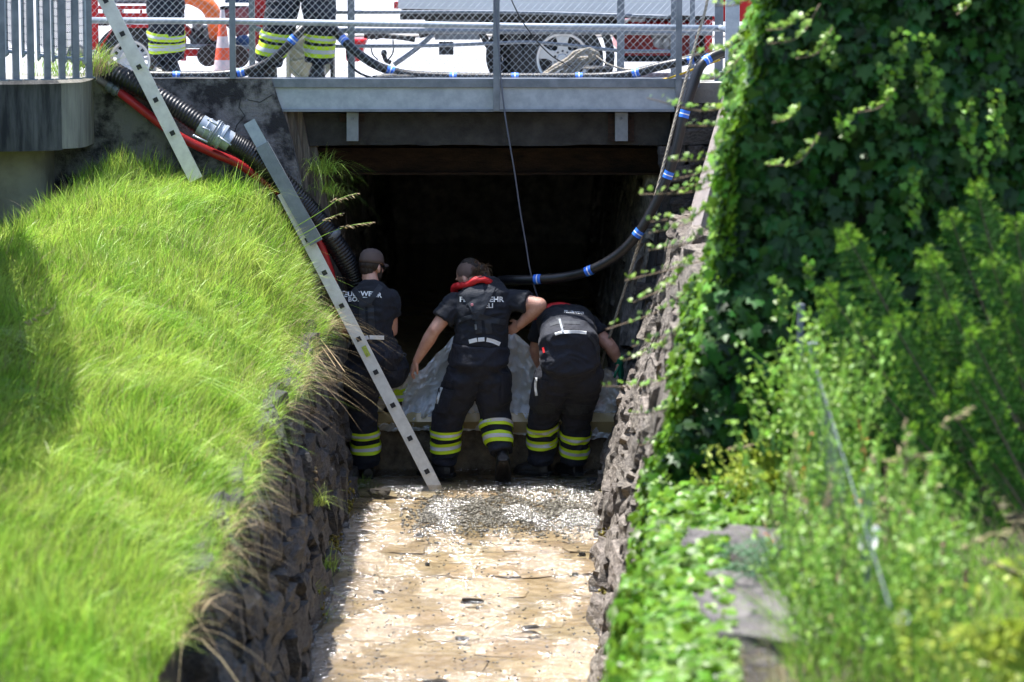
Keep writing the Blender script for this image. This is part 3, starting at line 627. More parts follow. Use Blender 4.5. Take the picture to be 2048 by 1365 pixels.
def person(label, group, sp):
    X = Vector((1, 0, 0)); Pt = lambda t: P(*t)
    root = thing('person', label, 'person', sp['base'], group)
    S_ = sp['spine']; sec = []
    cs = [P(*s[:3]) for s in S_]
    for i, s in enumerate(S_):
        d = (cs[min(i+1, len(cs)-1)]-cs[max(0, i-1)]).normalized(); xa = X.copy(); xa = Vector((math.cos(sp.get('yaw', 0)), math.sin(sp.get('yaw', 0)), 0)); 
        if 'tiltx' in sp: xa = (xa+Vector((0, 0, sp['tiltx'][i]))).normalized()
        ya = d.cross(xa).normalized(); xa = ya.cross(d).normalized(); sec.append((cs[i], s[3], s[4], xa, ya))
    arms = [[P(*q) for q in a['j']] for a in sp['arms']]; legs = [[P(*q) for q in l['j']] for l in sp['legs']]
    # --- body
    b = MB(); b.loft([(c, rx_*.88, ry*.86, xa, ya) for c, rx_, ry, xa, ya in sec], 22, 2.2)
    for a, j in zip(sp['arms'], arms):
        ra = a.get('r', (.058, .045, .03)); b.cap(j[0], ra[0]*1.02, j[1], ra[1], 14); fm = j[1].lerp(j[2], .3); b.cap(j[1], ra[1]*.98, fm, ra[1]*1.04, 14); b.cap(fm, ra[1]*1.04, j[2], ra[2], 14)
        hd = P(*a['tip'])-j[2]; hand(b, j[2]-hd.normalized()*.01, hd, Vector(a['n']), a['side'], a.get('curl', .5), a.get('hs', 1.0))
    for l, j in zip(sp['legs'], legs): b.cap(j[0], .085, j[1], .06); b.cap(j[1], .06, j[2], .042); td = Vector(l['toe']).normalized(); b.cap(j[2]-Vector((0, 0, .03)), .04, j[2]+td*.13-Vector((0, 0, .05)), .03)
    hc = P(*sp['head']); q, R = headgeo(b, hc, Vector(sp['face']), Vector(sp.get('up', (0, 0, 1)))); b.cap(cs[-1]-(cs[-1]-cs[-2])*.3, .066, hc+(q(0, -.03, -.05)-hc), .057)
    body = remeshed(b, .0065, 3); part('body', body, 'skin', root, smooth=True)
    # --- shirt
    sh = MB(); n0 = sp.get('hem', 1); sh.loft(sec[n0:], 24, 2.3)
    for a, j in zip(sp['arms'], arms):
        ra = a.get('r', (.058, .045, .03))[0]; e = j[0].lerp(j[1], a.get('sl', .6)); d = (e-j[0]).normalized(); xa = d.orthogonal().normalized(); ya = d.cross(xa)
        sh.ell(j[0], ra*1.25); m_ = j[0].lerp(e, .5); sh.loft([(j[0], ra*1.3, ra*1.3, xa, ya), (m_, ra*1.32, ra*1.32, xa, ya), (e, ra*1.32, ra*1.32, xa, ya)], 16)
    shirt = remeshed(sh, .009, 3, (.009, (9, 9, 13), sp['seed'])); part('shirt', shirt, 'tee', root, smooth=True); st = bvh(shirt)
    # --- trousers
    tr = MB(); k = sp.get('waist', 3); ts = [(c, rx_*1.03, ry*1.03, xa, ya) for c, rx_, ry, xa, ya in sec[:k]]; tr.loft(ts, 24, 2.2)
    for l, j in zip(sp['legs'], legs):
        r0, r1, r2 = l['r']; hemt = l.get('hem', .93); d1 = (j[1]-j[0]).normalized(); d2 = (j[2]-j[1]).normalized(); tr.ell(j[0], r0*1.02)
        ks = [j[0], j[0].lerp(j[1], .5), j[0].lerp(j[1], .85), j[1].lerp(j[2], .12), j[1].lerp(j[2], .45), j[1].lerp(j[2], hemt)]; rs = [r0, r0*.58+r1*.42, r1*1.02, r1, r1*.45+r2*.55, r2]; pr = []
        for i, (c, r_) in enumerate(zip(ks, rs)):
            d = d1 if i < 2 else (d2 if i > 3 else (d1+d2).normalized()); xa = (X-d*X.dot(d)).normalized(); pr.append((c, r_, r_*1.02, xa, d.cross(xa)))
        tr.loft(pr, 20, 2.15)
    trou = remeshed(tr, .009, 3, (.014, (6, 6, 10), sp['seed']+4)); part('trousers', trou, 'trouser', root, smooth=True); tt = bvh(trou)
    # --- bands
    for l, j in zip(sp['legs'], legs):
        for (y0, y1, t1, t2) in l['bands']:
            za, zb_ = P(j[1].x*265+1024, y0, j[2].y).z, P(j[1].x*265+1024, y1, j[2].y).z
            L_ = (j[1].z-j[2].z); a0, a1 = (j[1].z-za)/L_, (j[1].z-zb_)/L_
            o = part('reflective_band', band(tt, j[1], j[2], a0, a1, (t1, t2)), 'hivis', root, smooth=True)
            m_ = (a1-a0); part('silver_stripe', band(tt, j[1], j[2], a0+m_*.33, a0+m_*.66, (t1, t2), .0125), 'silver', o, smooth=True)
        # boot
        bt = MB(); bs = 1.22; an = j[2]; td = Vector(l['toe']).normalized(); sd_ = td.cross(Vector((0, 0, 1))).normalized(); upd = sd_.cross(td).normalized(); bz = l.get('sole', .1)
        shaft = (j[1]-j[2]).normalized(); bt.loft([(an+shaft*.13, .058, .062, sd_, td), (an+shaft*.04, .054, .06, sd_, td), (an-upd*.03, .05, .066, sd_, td), (an-upd*(bz-.02), .048*bs, .07*bs, sd_, td)], 16)
        bt.loft([(an-td*.07-upd*(bz-.045), .036*bs, .04*bs, sd_, upd), (an-td*.02-upd*(bz-.055), .046*bs, .055*bs, sd_, upd), (an+td*.07-upd*(bz-.05), .048*bs, .05*bs, sd_, upd), (an+td*.14-upd*(bz-.04), .05*bs, .038*bs, sd_, upd), (an+td*.19-upd*(bz-.035), .038*bs, .03*bs, sd_, upd), (an+td*.215-upd*(bz-.03), .018*bs, .018*bs, sd_, upd)], 16, 2.4)
        bo = part('boot', remeshed(bt, .008, 3), 'boot', root, smooth=True)
        so_ = MB(); pts = [an-upd*bz+td*a_+sd_*s_ for a_, s_ in ((-.09, -.03), (-.092, .03), (-.02, .05), (.08, .06), (.16, .06), (.215, .03), (.215, -.03), (.16, -.06), (.08, -.06), (-.02, -.05))]
        so_.prism(pts, upd*.03); part('sole', so_, 'black', bo, bev=.004)
    both = MB(); both.add(shirt.v, shirt.f); both.add(trou.v, trou.f); bb = bvh(both)
    return dict(root=root, st=bb, tt=bb, body=bvh(body), q=q, R=R, hc=hc)
GP = 'firefighters working in the stream bed below the bridge'
# ---- A: left, cap
A = person('firefighter in a brown cap with one boot raised on the sill', GP, dict(seed=1, base=(-1.08, .05, 0), yaw=-.1,
    spine=[(752, 742, -.12, .15, .12), (752, 712, -.13, .205, .15), (744, 684, -.14, .165, .128), (741, 655, -.15, .16, .125), (741, 622, -.16, .185, .13), (743, 592, -.16, .185, .115), (742, 577, -.15, .13, .09), (742, 565, -.13, .072, .068)],
    head=(744, 533, -.08), face=(.62, .75, -.12),
    arms=[dict(j=[(780, 598, -.16), (784, 662, -.08), (772, 668, .18)], tip=(766, 672, .28), n=(.3, 0, 1), side=1, sl=.5), dict(j=[(701, 602, -.16), (689, 660, -.06), (704, 672, .2)], tip=(710, 676, .3), n=(-.3, 0, 1), side=-1, sl=.62)],
    legs=[dict(j=[(724, 745, -.12), (725, 825, 0), (734, 938, .08)], r=(.145, .11, .1), toe=(-.2, 1, 0), bands=[(856, 871, .2, 0), (881, 901, .2, 0)], sole=.085),
          dict(j=[(778, 738, -.08), (786, 742, .3), (780, 832, .32)], r=(.14, .118, .1), toe=(.35, 1, 0), bands=[(761, 778, -.5, .2), (778, 797, 0, 0)], sole=.085, hem=.7)], hem=2, waist=3))
# ---- B: middle
B = person('firefighter in the middle with half shaved dark hair and red life vest collar', GP, dict(seed=2, base=(-.28, -.1, 0), yaw=.05,
    spine=[(958, 755, -.2, .16, .13), (958, 722, -.22, .225, .17), (961, 690, -.22, .205, .155), (963, 655, -.22, .2, .15), (964, 620, -.22, .215, .15), (966, 592, -.2, .225, .13), (962, 576, -.17, .15, .1), (952, 567, -.12, .075, .07)],
    head=(937, 556, -.04), face=(-.75, .45, -.45), up=(.1, -.1, 1),
    arms=[dict(j=[(910, 606, -.22), (869, 660, -.28), (833, 722, -.2)], tip=(821, 748, -.14), n=(-1, -.4, .3), side=-1, sl=.62, r=(.066, .05, .03), curl=.7), dict(j=[(1024, 600, -.2), (1079, 610, -.3), (1040, 650, -.2)], tip=(1016, 664, -.14), n=(.5, -1, .4), side=1, sl=.6, r=(.066, .056, .034), curl=.8)],
    legs=[dict(j=[(932, 752, -.2), (895, 832, -.1), (888, 930, -.02)], r=(.148, .115, .096), toe=(-.85, .35, 0), bands=[(853, 868, -.7, 0), (877, 898, -.8, 0)], sole=.09),
          dict(j=[(984, 752, -.2), (990, 838, -.12), (1006, 920, -.28)], r=(.145, .115, .09), toe=(-.02, .62, -.78), bands=[(849, 864, 1.3, 0), (874, 893, 1.3, 0)], sole=.09, hem=.82)], hem=2, waist=3))
# ---- C: right, bending
Cc = person('bent over firefighter on the right with red collar and green gloves, head hidden', GP, dict(seed=3, base=(.42, 0, 0), yaw=0,
    spine=[(1140, 760, -.36, .15, .12), (1140, 722, -.5, .215, .16), (1138, 686, -.5, .215, .165), (1136, 668, -.34, .205, .15), (1133, 650, -.12, .215, .14), (1130, 642, .12, .215, .13), (1124, 640, .2, .15, .1), (1116, 644, .26, .075, .07)],
    head=(1106, 664, .36), face=(-.1, .6, -.8), up=(0, .8, .5),
    arms=[dict(j=[(1178, 650, .1), (1220, 692, .02), (1238, 724, .06)], tip=(1243, 752, .1), n=(1, -.5, .2), side=1, sl=.52, r=(.062, .05, .032), curl=.6), dict(j=[(1082, 655, .1), (1070, 700, .14), (1082, 738, .24)], tip=(1088, 760, .26), n=(-1, -.5, .2), side=-1, sl=.6, curl=.6)],
    legs=[dict(j=[(1110, 752, -.4), (1086, 834, -.08), (1082, 928, .05)], r=(.15, .114, .098), toe=(-.9, .3, 0), bands=[(841, 857, -.9, 0), (867, 886, -.4, 0)], sole=.085),
          dict(j=[(1168, 752, -.4), (1152, 834, -.06), (1147, 928, .05)], r=(.145, .112, .098), toe=(-.55, .8, 0), bands=[(859, 875, .5, 0), (886, 906, .5, 0)], sole=.085)], hem=2, waist=4))
# --- accessories A
r_ = A['root']; st, tt = A['st'], A['tt']
part('back_print', lettering(st, 'FEUERWEHR', 722, 592, 13.5, 0, .0022), 'label', r_); part('back_print', lettering(st, 'BÖDELI', 719, 603, 12.5, 0, .001), 'label', r_)
part('suspender', strip(st, [(703, 572), (712, 585), (722, 600)], 11, .008), 'strap', r_); part('suspender', strip(st, [(762, 572), (750, 588), (740, 602)], 11, .008), 'strap', r_)
part('suspender_yoke', strip(st, [(731, 596), (731, 614)], 26, .011), 'strap', r_)
part('suspender', strip(st, [(724, 612), (725, 665)], 12, .007), 'strap', r_); part('suspender', strip(st, [(741, 612), (744, 663)], 12, .007), 'strap', r_)
part('waist_label', strip(tt, [(704, 686), (722, 679), (737, 675)], 8, .004), 'label', r_); part('waist_label', strip(tt, [(739, 675), (768, 676)], 8, .004), 'label', r_)
part('pocket_flap', strip(tt, [(766, 700), (790, 697)], 14, .009), 'trouser', r_); part('cargo_pocket', strip(tt, [(768, 722), (796, 724)], 34, .014, 6), 'trouser', r_)
part('hip_strap', strip(tt, [(797, 705), (806, 728), (811, 742)], 5, .008), 'strap', r_)
mb = MB(); mb.lathe(P(809, 710, -.16), [(.012, 0), (.014, .003), (.012, .006), (.01, .003), (.012, 0)], (0, 1, 0), 14); part('ring', mb, 'galv_pale', r_, smooth=True)
q, R = A['q'], A['R']; up = R.col[2]; fw = R.col[1]; rt = R.col[0]
mb = MB(); mb.loft([(q(0, -.01, .028), .085, .104, rt, fw), (q(0, -.01, .05), .086, .105, rt, fw), (q(0, -.012, .09), .078, .096, rt, fw), (q(0, -.014, .118), .058, .072, rt, fw), (q(0, -.014, .132), .03, .036, rt, fw), (q(0, -.014, .136), .006, .007, rt, fw)], 24)
cp_ = part('cap', mb, 'cap', r_, smooth=True)
mb = MB(); V = []
for i in range(3):
    for j in range(9): a = -1.1+2.2*j/8; rr = (.08+.034*i); V.append(q(math.sin(a)*.078*(1+.02*i), .0+math.cos(a)*(.094+.036*i), .032-.006*i-.012*abs(math.sin(a))*i))
mb.add(V+[p+up*.005 for p in V], [(i*9+j, i*9+j+1, i*9+10+j, i*9+9+j) for i in range(2) for j in range(8)]+[(27+i*9+j, 27+i*9+j+1, 27+i*9+10+j, 27+i*9+9+j) for i in range(2) for j in range(8)]+[(18+j, 19+j, 46+j, 45+j) for j in range(8)]); part('visor', mb, 'cap', cp_, smooth=True)
mb = MB(); mb.ell(q(0, -.018, .01), (.082, .096, .055), R, 20, 10); mb.ell(q(0, -.05, -.03), (.062, .055, .05), R); part('hair', remeshed(mb, .007, 2, (.003, (40, 40, 20), 3)), 'hair', r_, smooth=True)
mb = MB(); mb.ell(q(0, .045, -.075), (.06, .045, .038), R); mb.ell(q(.055, .03, -.05), (.014, .03, .05), R); mb.ell(q(-.055, .03, -.05), (.014, .03, .05), R); part('beard', remeshed(mb, .006, 2), 'hair', r_, smooth=True)
mb = MB(); mb.tube([q(.083, .0, .0), q(.082, .07, .005), q(.06, .1, .0)], .003, 5)
for s_ in (-1, 1): mb.ell(q(.034*s_, .098, -.004), (.022, .004, .017), R)
part('glasses', mb, 'glass', r_)
mb = MB(); mb.add([P(x, y, .21) for x, y in ((759, 838), (764, 828), (767, 832), (772, 824), (771, 838), (765, 836), (761, 846))], [(0, 1, 2, 3, 4, 5, 6)])
# --- accessories B
r_ = B['root']; st, tt = B['st'], B['tt']
part('back_print', lettering(st, 'FEUERWEHR', 963, 604, 14.5, 0), 'label', r_); part('back_print', lettering(st, 'BÖDELI', 963, 616, 13, 0), 'label', r_)
part('vest_back', strip(st, [(946, 573), (949, 590), (952, 608)], 40, .010, 10), 'strap', r_)
part('harness_strap', strip(st, [(916, 576), (932, 596), (944, 614), (950, 632)], 10, .014), 'strap', r_); part('harness_strap', strip(st, [(984, 572), (976, 592), (966, 612), (957, 632)], 15, .014), 'strap', r_)
part('vest_back', strip(st, [(952, 600), (953, 640)], 17, .016), 'strap', r_)
part('harness_strap', strip(st, [(915, 644), (935, 636), (952, 632)], 8, .008), 'strap', r_); part('harness_strap', strip(st, [(955, 632), (985, 641), (1012, 646)], 11, .008), 'strap', r_)
part('suspender', strip(st, [(956, 640), (958, 668)], 13, .008), 'strap', r_); part('suspender', strip(st, [(975, 640), (978, 668)], 13, .008), 'strap', r_)
part('shoulder_mark', strip(st, [(990, 583), (996, 578), (1001, 577)], 2.2, .004), 'strap', r_)
for a in ([(938, 684), (954, 680)], [(956, 680), (969, 679)], [(973, 680), (986, 683), (1000, 689)]): part('waist_label', strip(tt, a, 8, .004, 6), 'label', r_)
mb = MB(); c = vhit(st, 944, 610, .022, None) or P(944, 610, -.4); mb.lathe(c, [(0, -.004), (.01, -.003), (.011, .004)], (0, 1, 0), 16); part('pink_disc', mb, 'pink', r_)
part('buckle', strip(st, [(951, 650), (952, 660)], 4, .02, 3), 'galv', r_)
part('pocket_flap', strip(tt, [(880, 765), (905, 772)], 12, .012), 'trouser', r_); part('cargo_pocket', strip(tt, [(872, 800), (902, 806)], 48, .016, 8), 'trouser', r_); part('cargo_pocket', strip(tt, [(1002, 775), (1017, 776)], 60, .016, 6), 'trouser', r_)
part('leg_tag', strip(tt, [(883, 776), (878, 790), (873, 808)], 5, .024), 'label', r_)
def collar(pr, pts, r, name='life_vest_collar'):
    mb = MB(); mb.tube(rib([P(*p) for p in pts], 40), r, 14); o = part(name, remeshed(mb, .008, 2, (.005, (22, 22, 22), 5)), 'vest', pr, smooth=True)
    mb = MB(); mb.tube(rib([P(x, y-r*200, Y-.012) for x, y, Y in pts], 40), .006, 6); part('piping', mb, 'black', o, smooth=True)
collar(r_, [(912, 600, -.1), (908, 578, -.14), (918, 572, -.2), (935, 570, -.26), (955, 560, -.28), (972, 562, -.26), (984, 572, -.2), (986, 590, -.1)], .026)
q, R = B['q'], B['R']; up = R.col[2]; fw = R.col[1]; rt = R.col[0]
mb = MB(); mb.ell(q(0, -.016, .034), (.0785, .096, .092), R, 22, 14); part('shaved_hair', mb, 'stubble', r_, smooth=True)
mb = MB(); mb.ell(q(.012, -.035, .055), (.062, .09, .085), R); mb.ell(q(.02, -.085, .0), (.055, .045, .06), R); mb.ell(P(968, 553, -.1), .045); mb.ell(P(962, 540, -.1), .04)
part('hair', remeshed(mb, .006, 2, (.006, (45, 45, 45), 6)), 'hair', r_, smooth=True)
hb = MB()
for i in range(260):
    c = P(random.gauss(962, 7), random.gauss(544, 8), -.12); d = Vector((random.gauss(0, 1), random.gauss(-.6, .6), random.gauss(0, 1))).normalized()
    e = c+d*.035; hb.tube([c, e, e+Vector((random.gauss(0, .012), random.gauss(0, .008), -.014))], [.0022, .0018, .001], 3)
part('curls', hb, mat('light brown curls', (.13, .075, .04), .5, isl=.5), r_, kind='stuff')
# --- accessories C
r_ = Cc['root']; st, tt = Cc['st'], Cc['tt']
collar(r_, [(1078, 655, .1), (1082, 632, .1), (1098, 620, .1), (1118, 616, .1), (1138, 620, .1), (1150, 632, .1), (1158, 648, .1)], .042)
part('back_print', lettering(st, 'FEUERWEHR', 1148, 627, 6.5, -.1), 'label', r_)
part('suspender', strip(st, [(1112, 632), (1120, 642), (1126, 655)], 8, .008), 'strap', r_); part('suspender', strip(st, [(1119, 638), (1122, 650), (1127, 668)], 4, .012), 'galv', r_)
part('harness_strap', strip(st, [(1100, 650), (1120, 645), (1160, 646)], 6, .008), 'strap', r_)
part('waist_label', strip(tt, [(1110, 669), (1125, 665), (1150, 664), (1173, 666)], 6, .004), 'label', r_)
part('side_strap', strip(tt, [(1178, 672), (1190, 686), (1196, 705)], 6, .008), 'strap', r_)
part('pocket_flap', strip(tt, [(1068, 748), (1084, 752)], 16, .012), 'trouser', r_); part('cargo_pocket', strip(tt, [(1074, 785), (1092, 788)], 50, .014, 8), 'trouser', r_); part('leg_tag', strip(tt, [(1072, 756), (1071, 775), (1073, 792)], 5, .022), 'label', r_)
part('vest_tab', strip(st, [(1086, 696), (1088, 706)], 4, .012, 3), 'vest', r_)
part('knee_patch', strip(tt, [(1050, 815), (1110, 818)], 22, .005, 10), 'strap', r_); part('knee_patch', strip(tt, [(1125, 818), (1182, 822)], 22, .005, 10), 'strap', r_)
g = MB(); a = [P(1238, 724, .06), P(1243, 752, .1)]; d = a[1]-a[0]; hand(g, a[0], d, Vector((1, -.5, .2)), 1, .6, 1.14); dd = d.normalized(); xa = dd.orthogonal().normalized(); g.loft([(a[0]-dd*.045, .04, .04, xa, dd.cross(xa)), (a[0]+dd*.02, .036, .03, xa, dd.cross(xa))], 14); part('glove', remeshed(g, .006, 2), 'glove', r_, smooth=True)
g = MB(); a = [P(1082, 738, .24), P(1088, 760, .26)]; d = a[1]-a[0]; hand(g, a[0], d, Vector((-1, -.5, .2)), -1, .6, 1.14); part('glove', remeshed(g, .006, 2), 'glove', r_, smooth=True)
# ---- two firefighters up on the bridge (their upper bodies are above the picture)
GB = 'firefighters standing on the bridge, legs in view'
def standing(label, xa, xb, yb, Y, toes, bands, r, hips, sc=1.0, seed=5):
    xm = hips[0]; D = dict(seed=seed, base=P(xm, yb, Y),
        spine=[(xm, -62, Y, .15, .12), (xm, -88, Y, .19, .15), (xm, -122, Y, .165, .13), (xm, -160, Y, .16, .125), (xm, -200, Y, .19, .13), (xm, -232, Y, .2, .115), (xm, -248, Y, .13, .09), (xm, -262, Y, .072, .068)],
        head=(xm, -296, Y-.02), face=(0, -1, -.3),
        arms=[dict(j=[(xm+46, -230, Y), (xm+55, -150, Y), (xm+52, -85, Y-.08)], tip=(xm+50, -55, Y-.1), n=(1, 0, 0), side=1, sl=.6, curl=.4), dict(j=[(xm-46, -230, Y), (xm-55, -150, Y), (xm-52, -85, Y-.08)], tip=(xm-50, -55, Y-.1), n=(-1, 0, 0), side=-1, sl=.6, curl=.4)],
        legs=[dict(j=[(hips[1], -58, Y), (xa[0], xa[1], Y-.04), (xa[2], xa[3], Y)], r=r, toe=toes[0], bands=bands[0], sole=.09), dict(j=[(hips[2], -58, Y), (xb[0], xb[1], Y-.04), (xb[2], xb[3], Y)], r=r, toe=toes[1], bands=bands[1], sole=.09)], hem=2, waist=3)
    return person(label, GB, D)
D_ = standing('firefighter on the bridge standing in front of the red trailer wheel', (323, 45, 327, 122), (341, 48, 343, 122), 150, .62, [(-.1, -1, -.3), (.3, -.5, -.6)], [[(62, 78, .8, .5), (84, 102, -.6, .5)], [(84, 92, 0, 0), (94, 100, 0, 0)]], (.108, .1, .09), (330, 318, 342), seed=6)
E_ = standing('firefighter on the bridge with the black hose between striped trouser legs', (562, 40, 535, 132), (640, 38, 637, 132), 158, .28, [(-.5, -.85, 0), (-.05, -1, 0)], [[(62, 78, -1, .4), (84, 108, -1.2, .4)], [(67, 82, .5, 0), (88, 112, .2, 0)]], (.13, .12, .1), (600, 572, 632), seed=8)
# ================================================================ plastic sheet
top = [(664, 765), (688, 766), (700, 770), (745, 778), (790, 772), (818, 746), (842, 742), (868, 716), (893, 690), (905, 672), (930, 690), (985, 700), (1008, 672), (1020, 666), (1040, 672), (1052, 688), (1070, 702), (1086, 722), (1100, 742), (1130, 762), (1165, 765), (1192, 742), (1210, 738), (1228, 745), (1242, 765)]
def topy(px):
    for (a, b_), (c, d) in zip(top, top[1:]):
        if a <= px <= c: return b_+(d-b_)*(px-a)/(c-a)
    return top[-1][1]
nx, nz = 230, 60; V = []
def rdg(v): return 1-2.5*abs(noise.noise(v))
for j in range(nz+1):
    t = j/nz
    for i in range(nx+1):
        px = 664+(1243-664)*i/nx; x = (px-1024)/263; yt = topy(px); yb = 862 if px < 1000 else (862+14*min(1, (px-1000)/60)); yb += 5*noise.noise(Vector((px*.03, 3, 1)))
        py = yt+(yb-yt)*t; n_ = Vector((x*5, t*2.2, 0)); amp = .05*(1-.55*max(0, (t-.75)/.25))
        dy = amp*rdg(n_+Vector((t*1.5, 0, 4)))+.03*rdg(Vector((x*13+t*3, t*4, 8)))+.012*noise.noise(Vector((x*30, t*9, 2)))+.012*rdg(Vector((x*34+t*16, t*12, 5)))+.009*rdg(Vector((x*26-t*19, t*9, 15)))
        Y = .24-.10*max(0, 1-t*1.6)+dy-(.05*math.sin(math.pi*min(1, max(0, (t-.55)/.45))))
        Y -= .05*max(0, (t-.7)/.3)*(1+noise.noise(Vector((x*7, 5, 5)))*1.6)
        if px < 720: Y -= .03
        V.append(P(px+6*noise.noise(Vector((x*6, t*3, 6))), py+3*noise.noise(Vector((x*22, t*2, 9))), Y))
Fq = [(j*(nx+1)+i, j*(nx+1)+i+1, (j+1)*(nx+1)+i+1, (j+1)*(nx+1)+i) for j in range(nz) for i in range(nx)]
mb = MB(); mb.add(V, Fq)
o = single('plastic_sheet', mb, 'plastic', 'crumpled clear plastic sheet held up across the stream, damming murky water', 'plastic sheet', smooth=True)
mb = MB(); mb.ell(P(1141, 808, .7), (.05, .05, .06)); mb.ell(P(1190, 812, .72), (.09, .05, .05)); single('red_float', mb, 'vest', 'red float blurred behind the plastic sheet beside the right firefighter', 'float', smooth=True)
# ================================================================ ladders
def ladder(label, p0, p1, back, w, th, holes, extra=None):
    root = thing('ladder', label, 'ladder', p1); d = (p1-p0).normalized(); yv = (p0.lerp(p1, .6)-CAMP).normalized(); yv.x += .01; yv = (yv-d*yv.dot(d)).normalized(); xin = d.cross(yv).normalized()
    for o_ in (Vector((0, 0, 0)), yv*back):
        mb = MB(); R = Matrix((xin, yv, d)).transposed(); L_ = (p1-p0).length; c = (p0+p1)/2+o_
        mb.box(c, (w, th*.35, L_), R); mb.box(c+xin*(w/2-.004)+yv*th*.35, (.008, th, L_), R); mb.box(c-xin*(w/2-.004)+yv*th*.35, (.008, th, L_), R); part('rail', mb, 'alu', root, bev=.0015)
    for t in holes:
        c = p0+d*t; mb = MB(); R = Matrix((xin, yv, d)).transposed(); a = .021
        for q_ in ((1, 0), (-1, 0), (0, 1), (0, -1)):
            mb.box(c+xin*q_[0]*a+d*q_[1]*a+yv*(back/2), (.0045 if q_[0] else .0465, back+.036, .0045 if q_[1] else .0375), R)
        rg = part('rung', mb, 'alu', root); mb = MB(); mb.box(c+yv*(back/2), (.036, back+.028, .036), R); part('rung_dark_fill', mb, 'black', rg)  # black plug paints the dark inside of the hollow rung
    return root, d, xin
p1 = P(878, 990, -.5); p0 = P(566, 385, -.3); L_ = (p1-p0).length
hl = [((P(x, y, -.42)-p0).dot((p1-p0).normalized())) for x, y in ((856, 941), (822, 877), (788, 811), (753, 744), (720, 678), (686, 611))]
stp = (hl[0]-hl[-1])/5; hl = [hl[0]-stp*k for k in range(6)]+[hl[-1]-stp*k for k in range(1, 3) if hl[-1]-stp*k > .3]
ld, dd, xin = ladder('long aluminium ladder leaning from the stream bed across the left firefighter', p0, p1, .36, .095, .028, hl)
# galvanised channel at the top of the long ladder
a, b_ = P(523, 290, -.36), P(632, 486, -.42); dch = (b_-a).normalized(); xi = dch.cross(Vector((0, 1, 0))).normalized(); R = Matrix((xi, Vector((0, 1, 0)), dch)).transposed()
mb = MB(); c = (a+b_)/2; L2 = (b_-a).length; mb.box(c, (.1, .004, L2), R); mb.box(c+xi*.048+Vector((0, .03, 0)), (.004, .06, L2), R); mb.box(c-xi*.048+Vector((0, .03, 0)), (.004, .06, L2), R)
single('steel_channel', mb, 'galv', 'galvanised steel channel sleeve over the top of the long ladder', 'channel')
mb = MB(); a2 = a-dch*.09; mb.box((a2+a)/2+Vector((0, .02, 0)), (.09, .003, .3), R); single('steel_channel', mb, 'galv_pale', 'inner end of galvanised channel poking out above the sleeve', 'channel')
mb = MB(); c = P(732, 703, -.427); mb.box(c, (.036, .002, .085), Matrix((xin, Vector((0, 1, 0)), dd)).transposed()); part('sticker', mb, 'sticker', ld)
q0, q1 = P(170, -80, -.52), P(392, 360, -.5); L3 = (q1-q0).length
hl = [((P(x, y, -.51)-q0).dot((q1-q0).normalized())) for x, y in ((211, 2), (243, 69), (275, 136), (306, 203), (338, 270))]
ladder('short aluminium ladder in front of the cracked abutment, upper left', q0, q1, .36, .105, .028, hl)
# ================================================================ hoses
def corr(pts, r, n, ridge):
    pp = rib(pts, n); mb = MB(); mb.tube(pp, [r*(1+ridge*(0, 1, 1, 0)[i % 4]) for i in range(len(pp))], 16); return mb
H = thing('suction_hose', 'thick black ribbed suction hose running from the bridge down into the stream', 'hose', P(700, 560, -.2))
up_ = [P(150, 108, .25), P(190, 124, .0), P(230, 146, -.18), P(290, 180, -.25), P(350, 215, -.28), P(405, 252, -.3)]
lo_ = [P(460, 283, -.3), P(500, 308, -.28), P(545, 346, -.24), P(590, 390, -.2), P(625, 428, -.16), P(658, 470, -.12), P(690, 520, -.05), P(712, 565, .02), P(730, 640, .12)]
part('hose_section', corr(up_, .072, 190, .07), 'rubber', H, smooth='auto'); part('hose_section', corr(lo_, .076, 290, .07), 'rubber', H, smooth=True)
c0, c1 = P(400, 249, -.3), P(462, 285, -.3); ax = (c1-c0).normalized(); mb = MB(); l_ = (c1-c0).length
mb.lathe(c0, [(.0, 0), (.078, .0), (.078, .05), (.084, .055), (.084, .065), (.08, .07), (.08, .1), (.098, .103), (.1, .15), (.092, .155), (.092, .175), (.1, .18), (.1, .2), (.078, .205), (.078, l_), (0, l_)], ax, 28)
cpl = part('coupling', mb, 'galv_pale', H, smooth='auto')
for (x, y, x2, y2) in ((417, 240, 436, 252), (388, 272, 415, 285), (438, 274, 462, 291), (420, 262, 405, 255)):
    mb = MB(); mb.tube([P(x, y, -.42), P(x2, y2, -.43)], .0075, 8); mb.ell(P(x, y, -.42), .011); part('lever', mb, 'galv_pale', cpl, smooth=True)
for t in (.11, .13): mb = MB(); mb.lathe(c0+ax*t, [(.094, 0), (.106, .003), (.106, .012), (.094, .015)], ax, 28); part('clamp_ring', mb, 'galv', cpl, smooth=True)
mb = MB(); mb.lathe(P(658, 462, -.12), [(.078, 0), (.083, .01), (.083, .04), (.078, .05)], P(668, 486, -.1)-P(658, 462, -.12), 20); part('tape_band', mb, 'galv', H, smooth=True)
H = thing('pressure_hose', 'red rubber hose running beneath the thick black hose on the left', 'hose', P(300, 260, -.2))
mb = MB(); mb.tube(rib([P(236, 182, -.18), P(262, 202, -.2), P(300, 232, -.2), P(340, 262, -.2), P(380, 285, -.2), P(430, 308, -.2), P(480, 330, -.18), P(560, 385, -.16), P(610, 430, -.16), P(634, 474, -.14), P(650, 515, -.12), P(668, 575, -.05), P(680, 640, .05)], 90), .034, 14); part('hose_section', mb, 'redhose', H, smooth=True)
mb = MB(); mb.tube(rib([P(180, 150, .1), P(203, 163, -.1), P(220, 173, -.16)], 10), .033, 12); part('hose_section', mb, mat('grey brown canvas hose', (.16, .14, .12), .8), H, smooth=True)
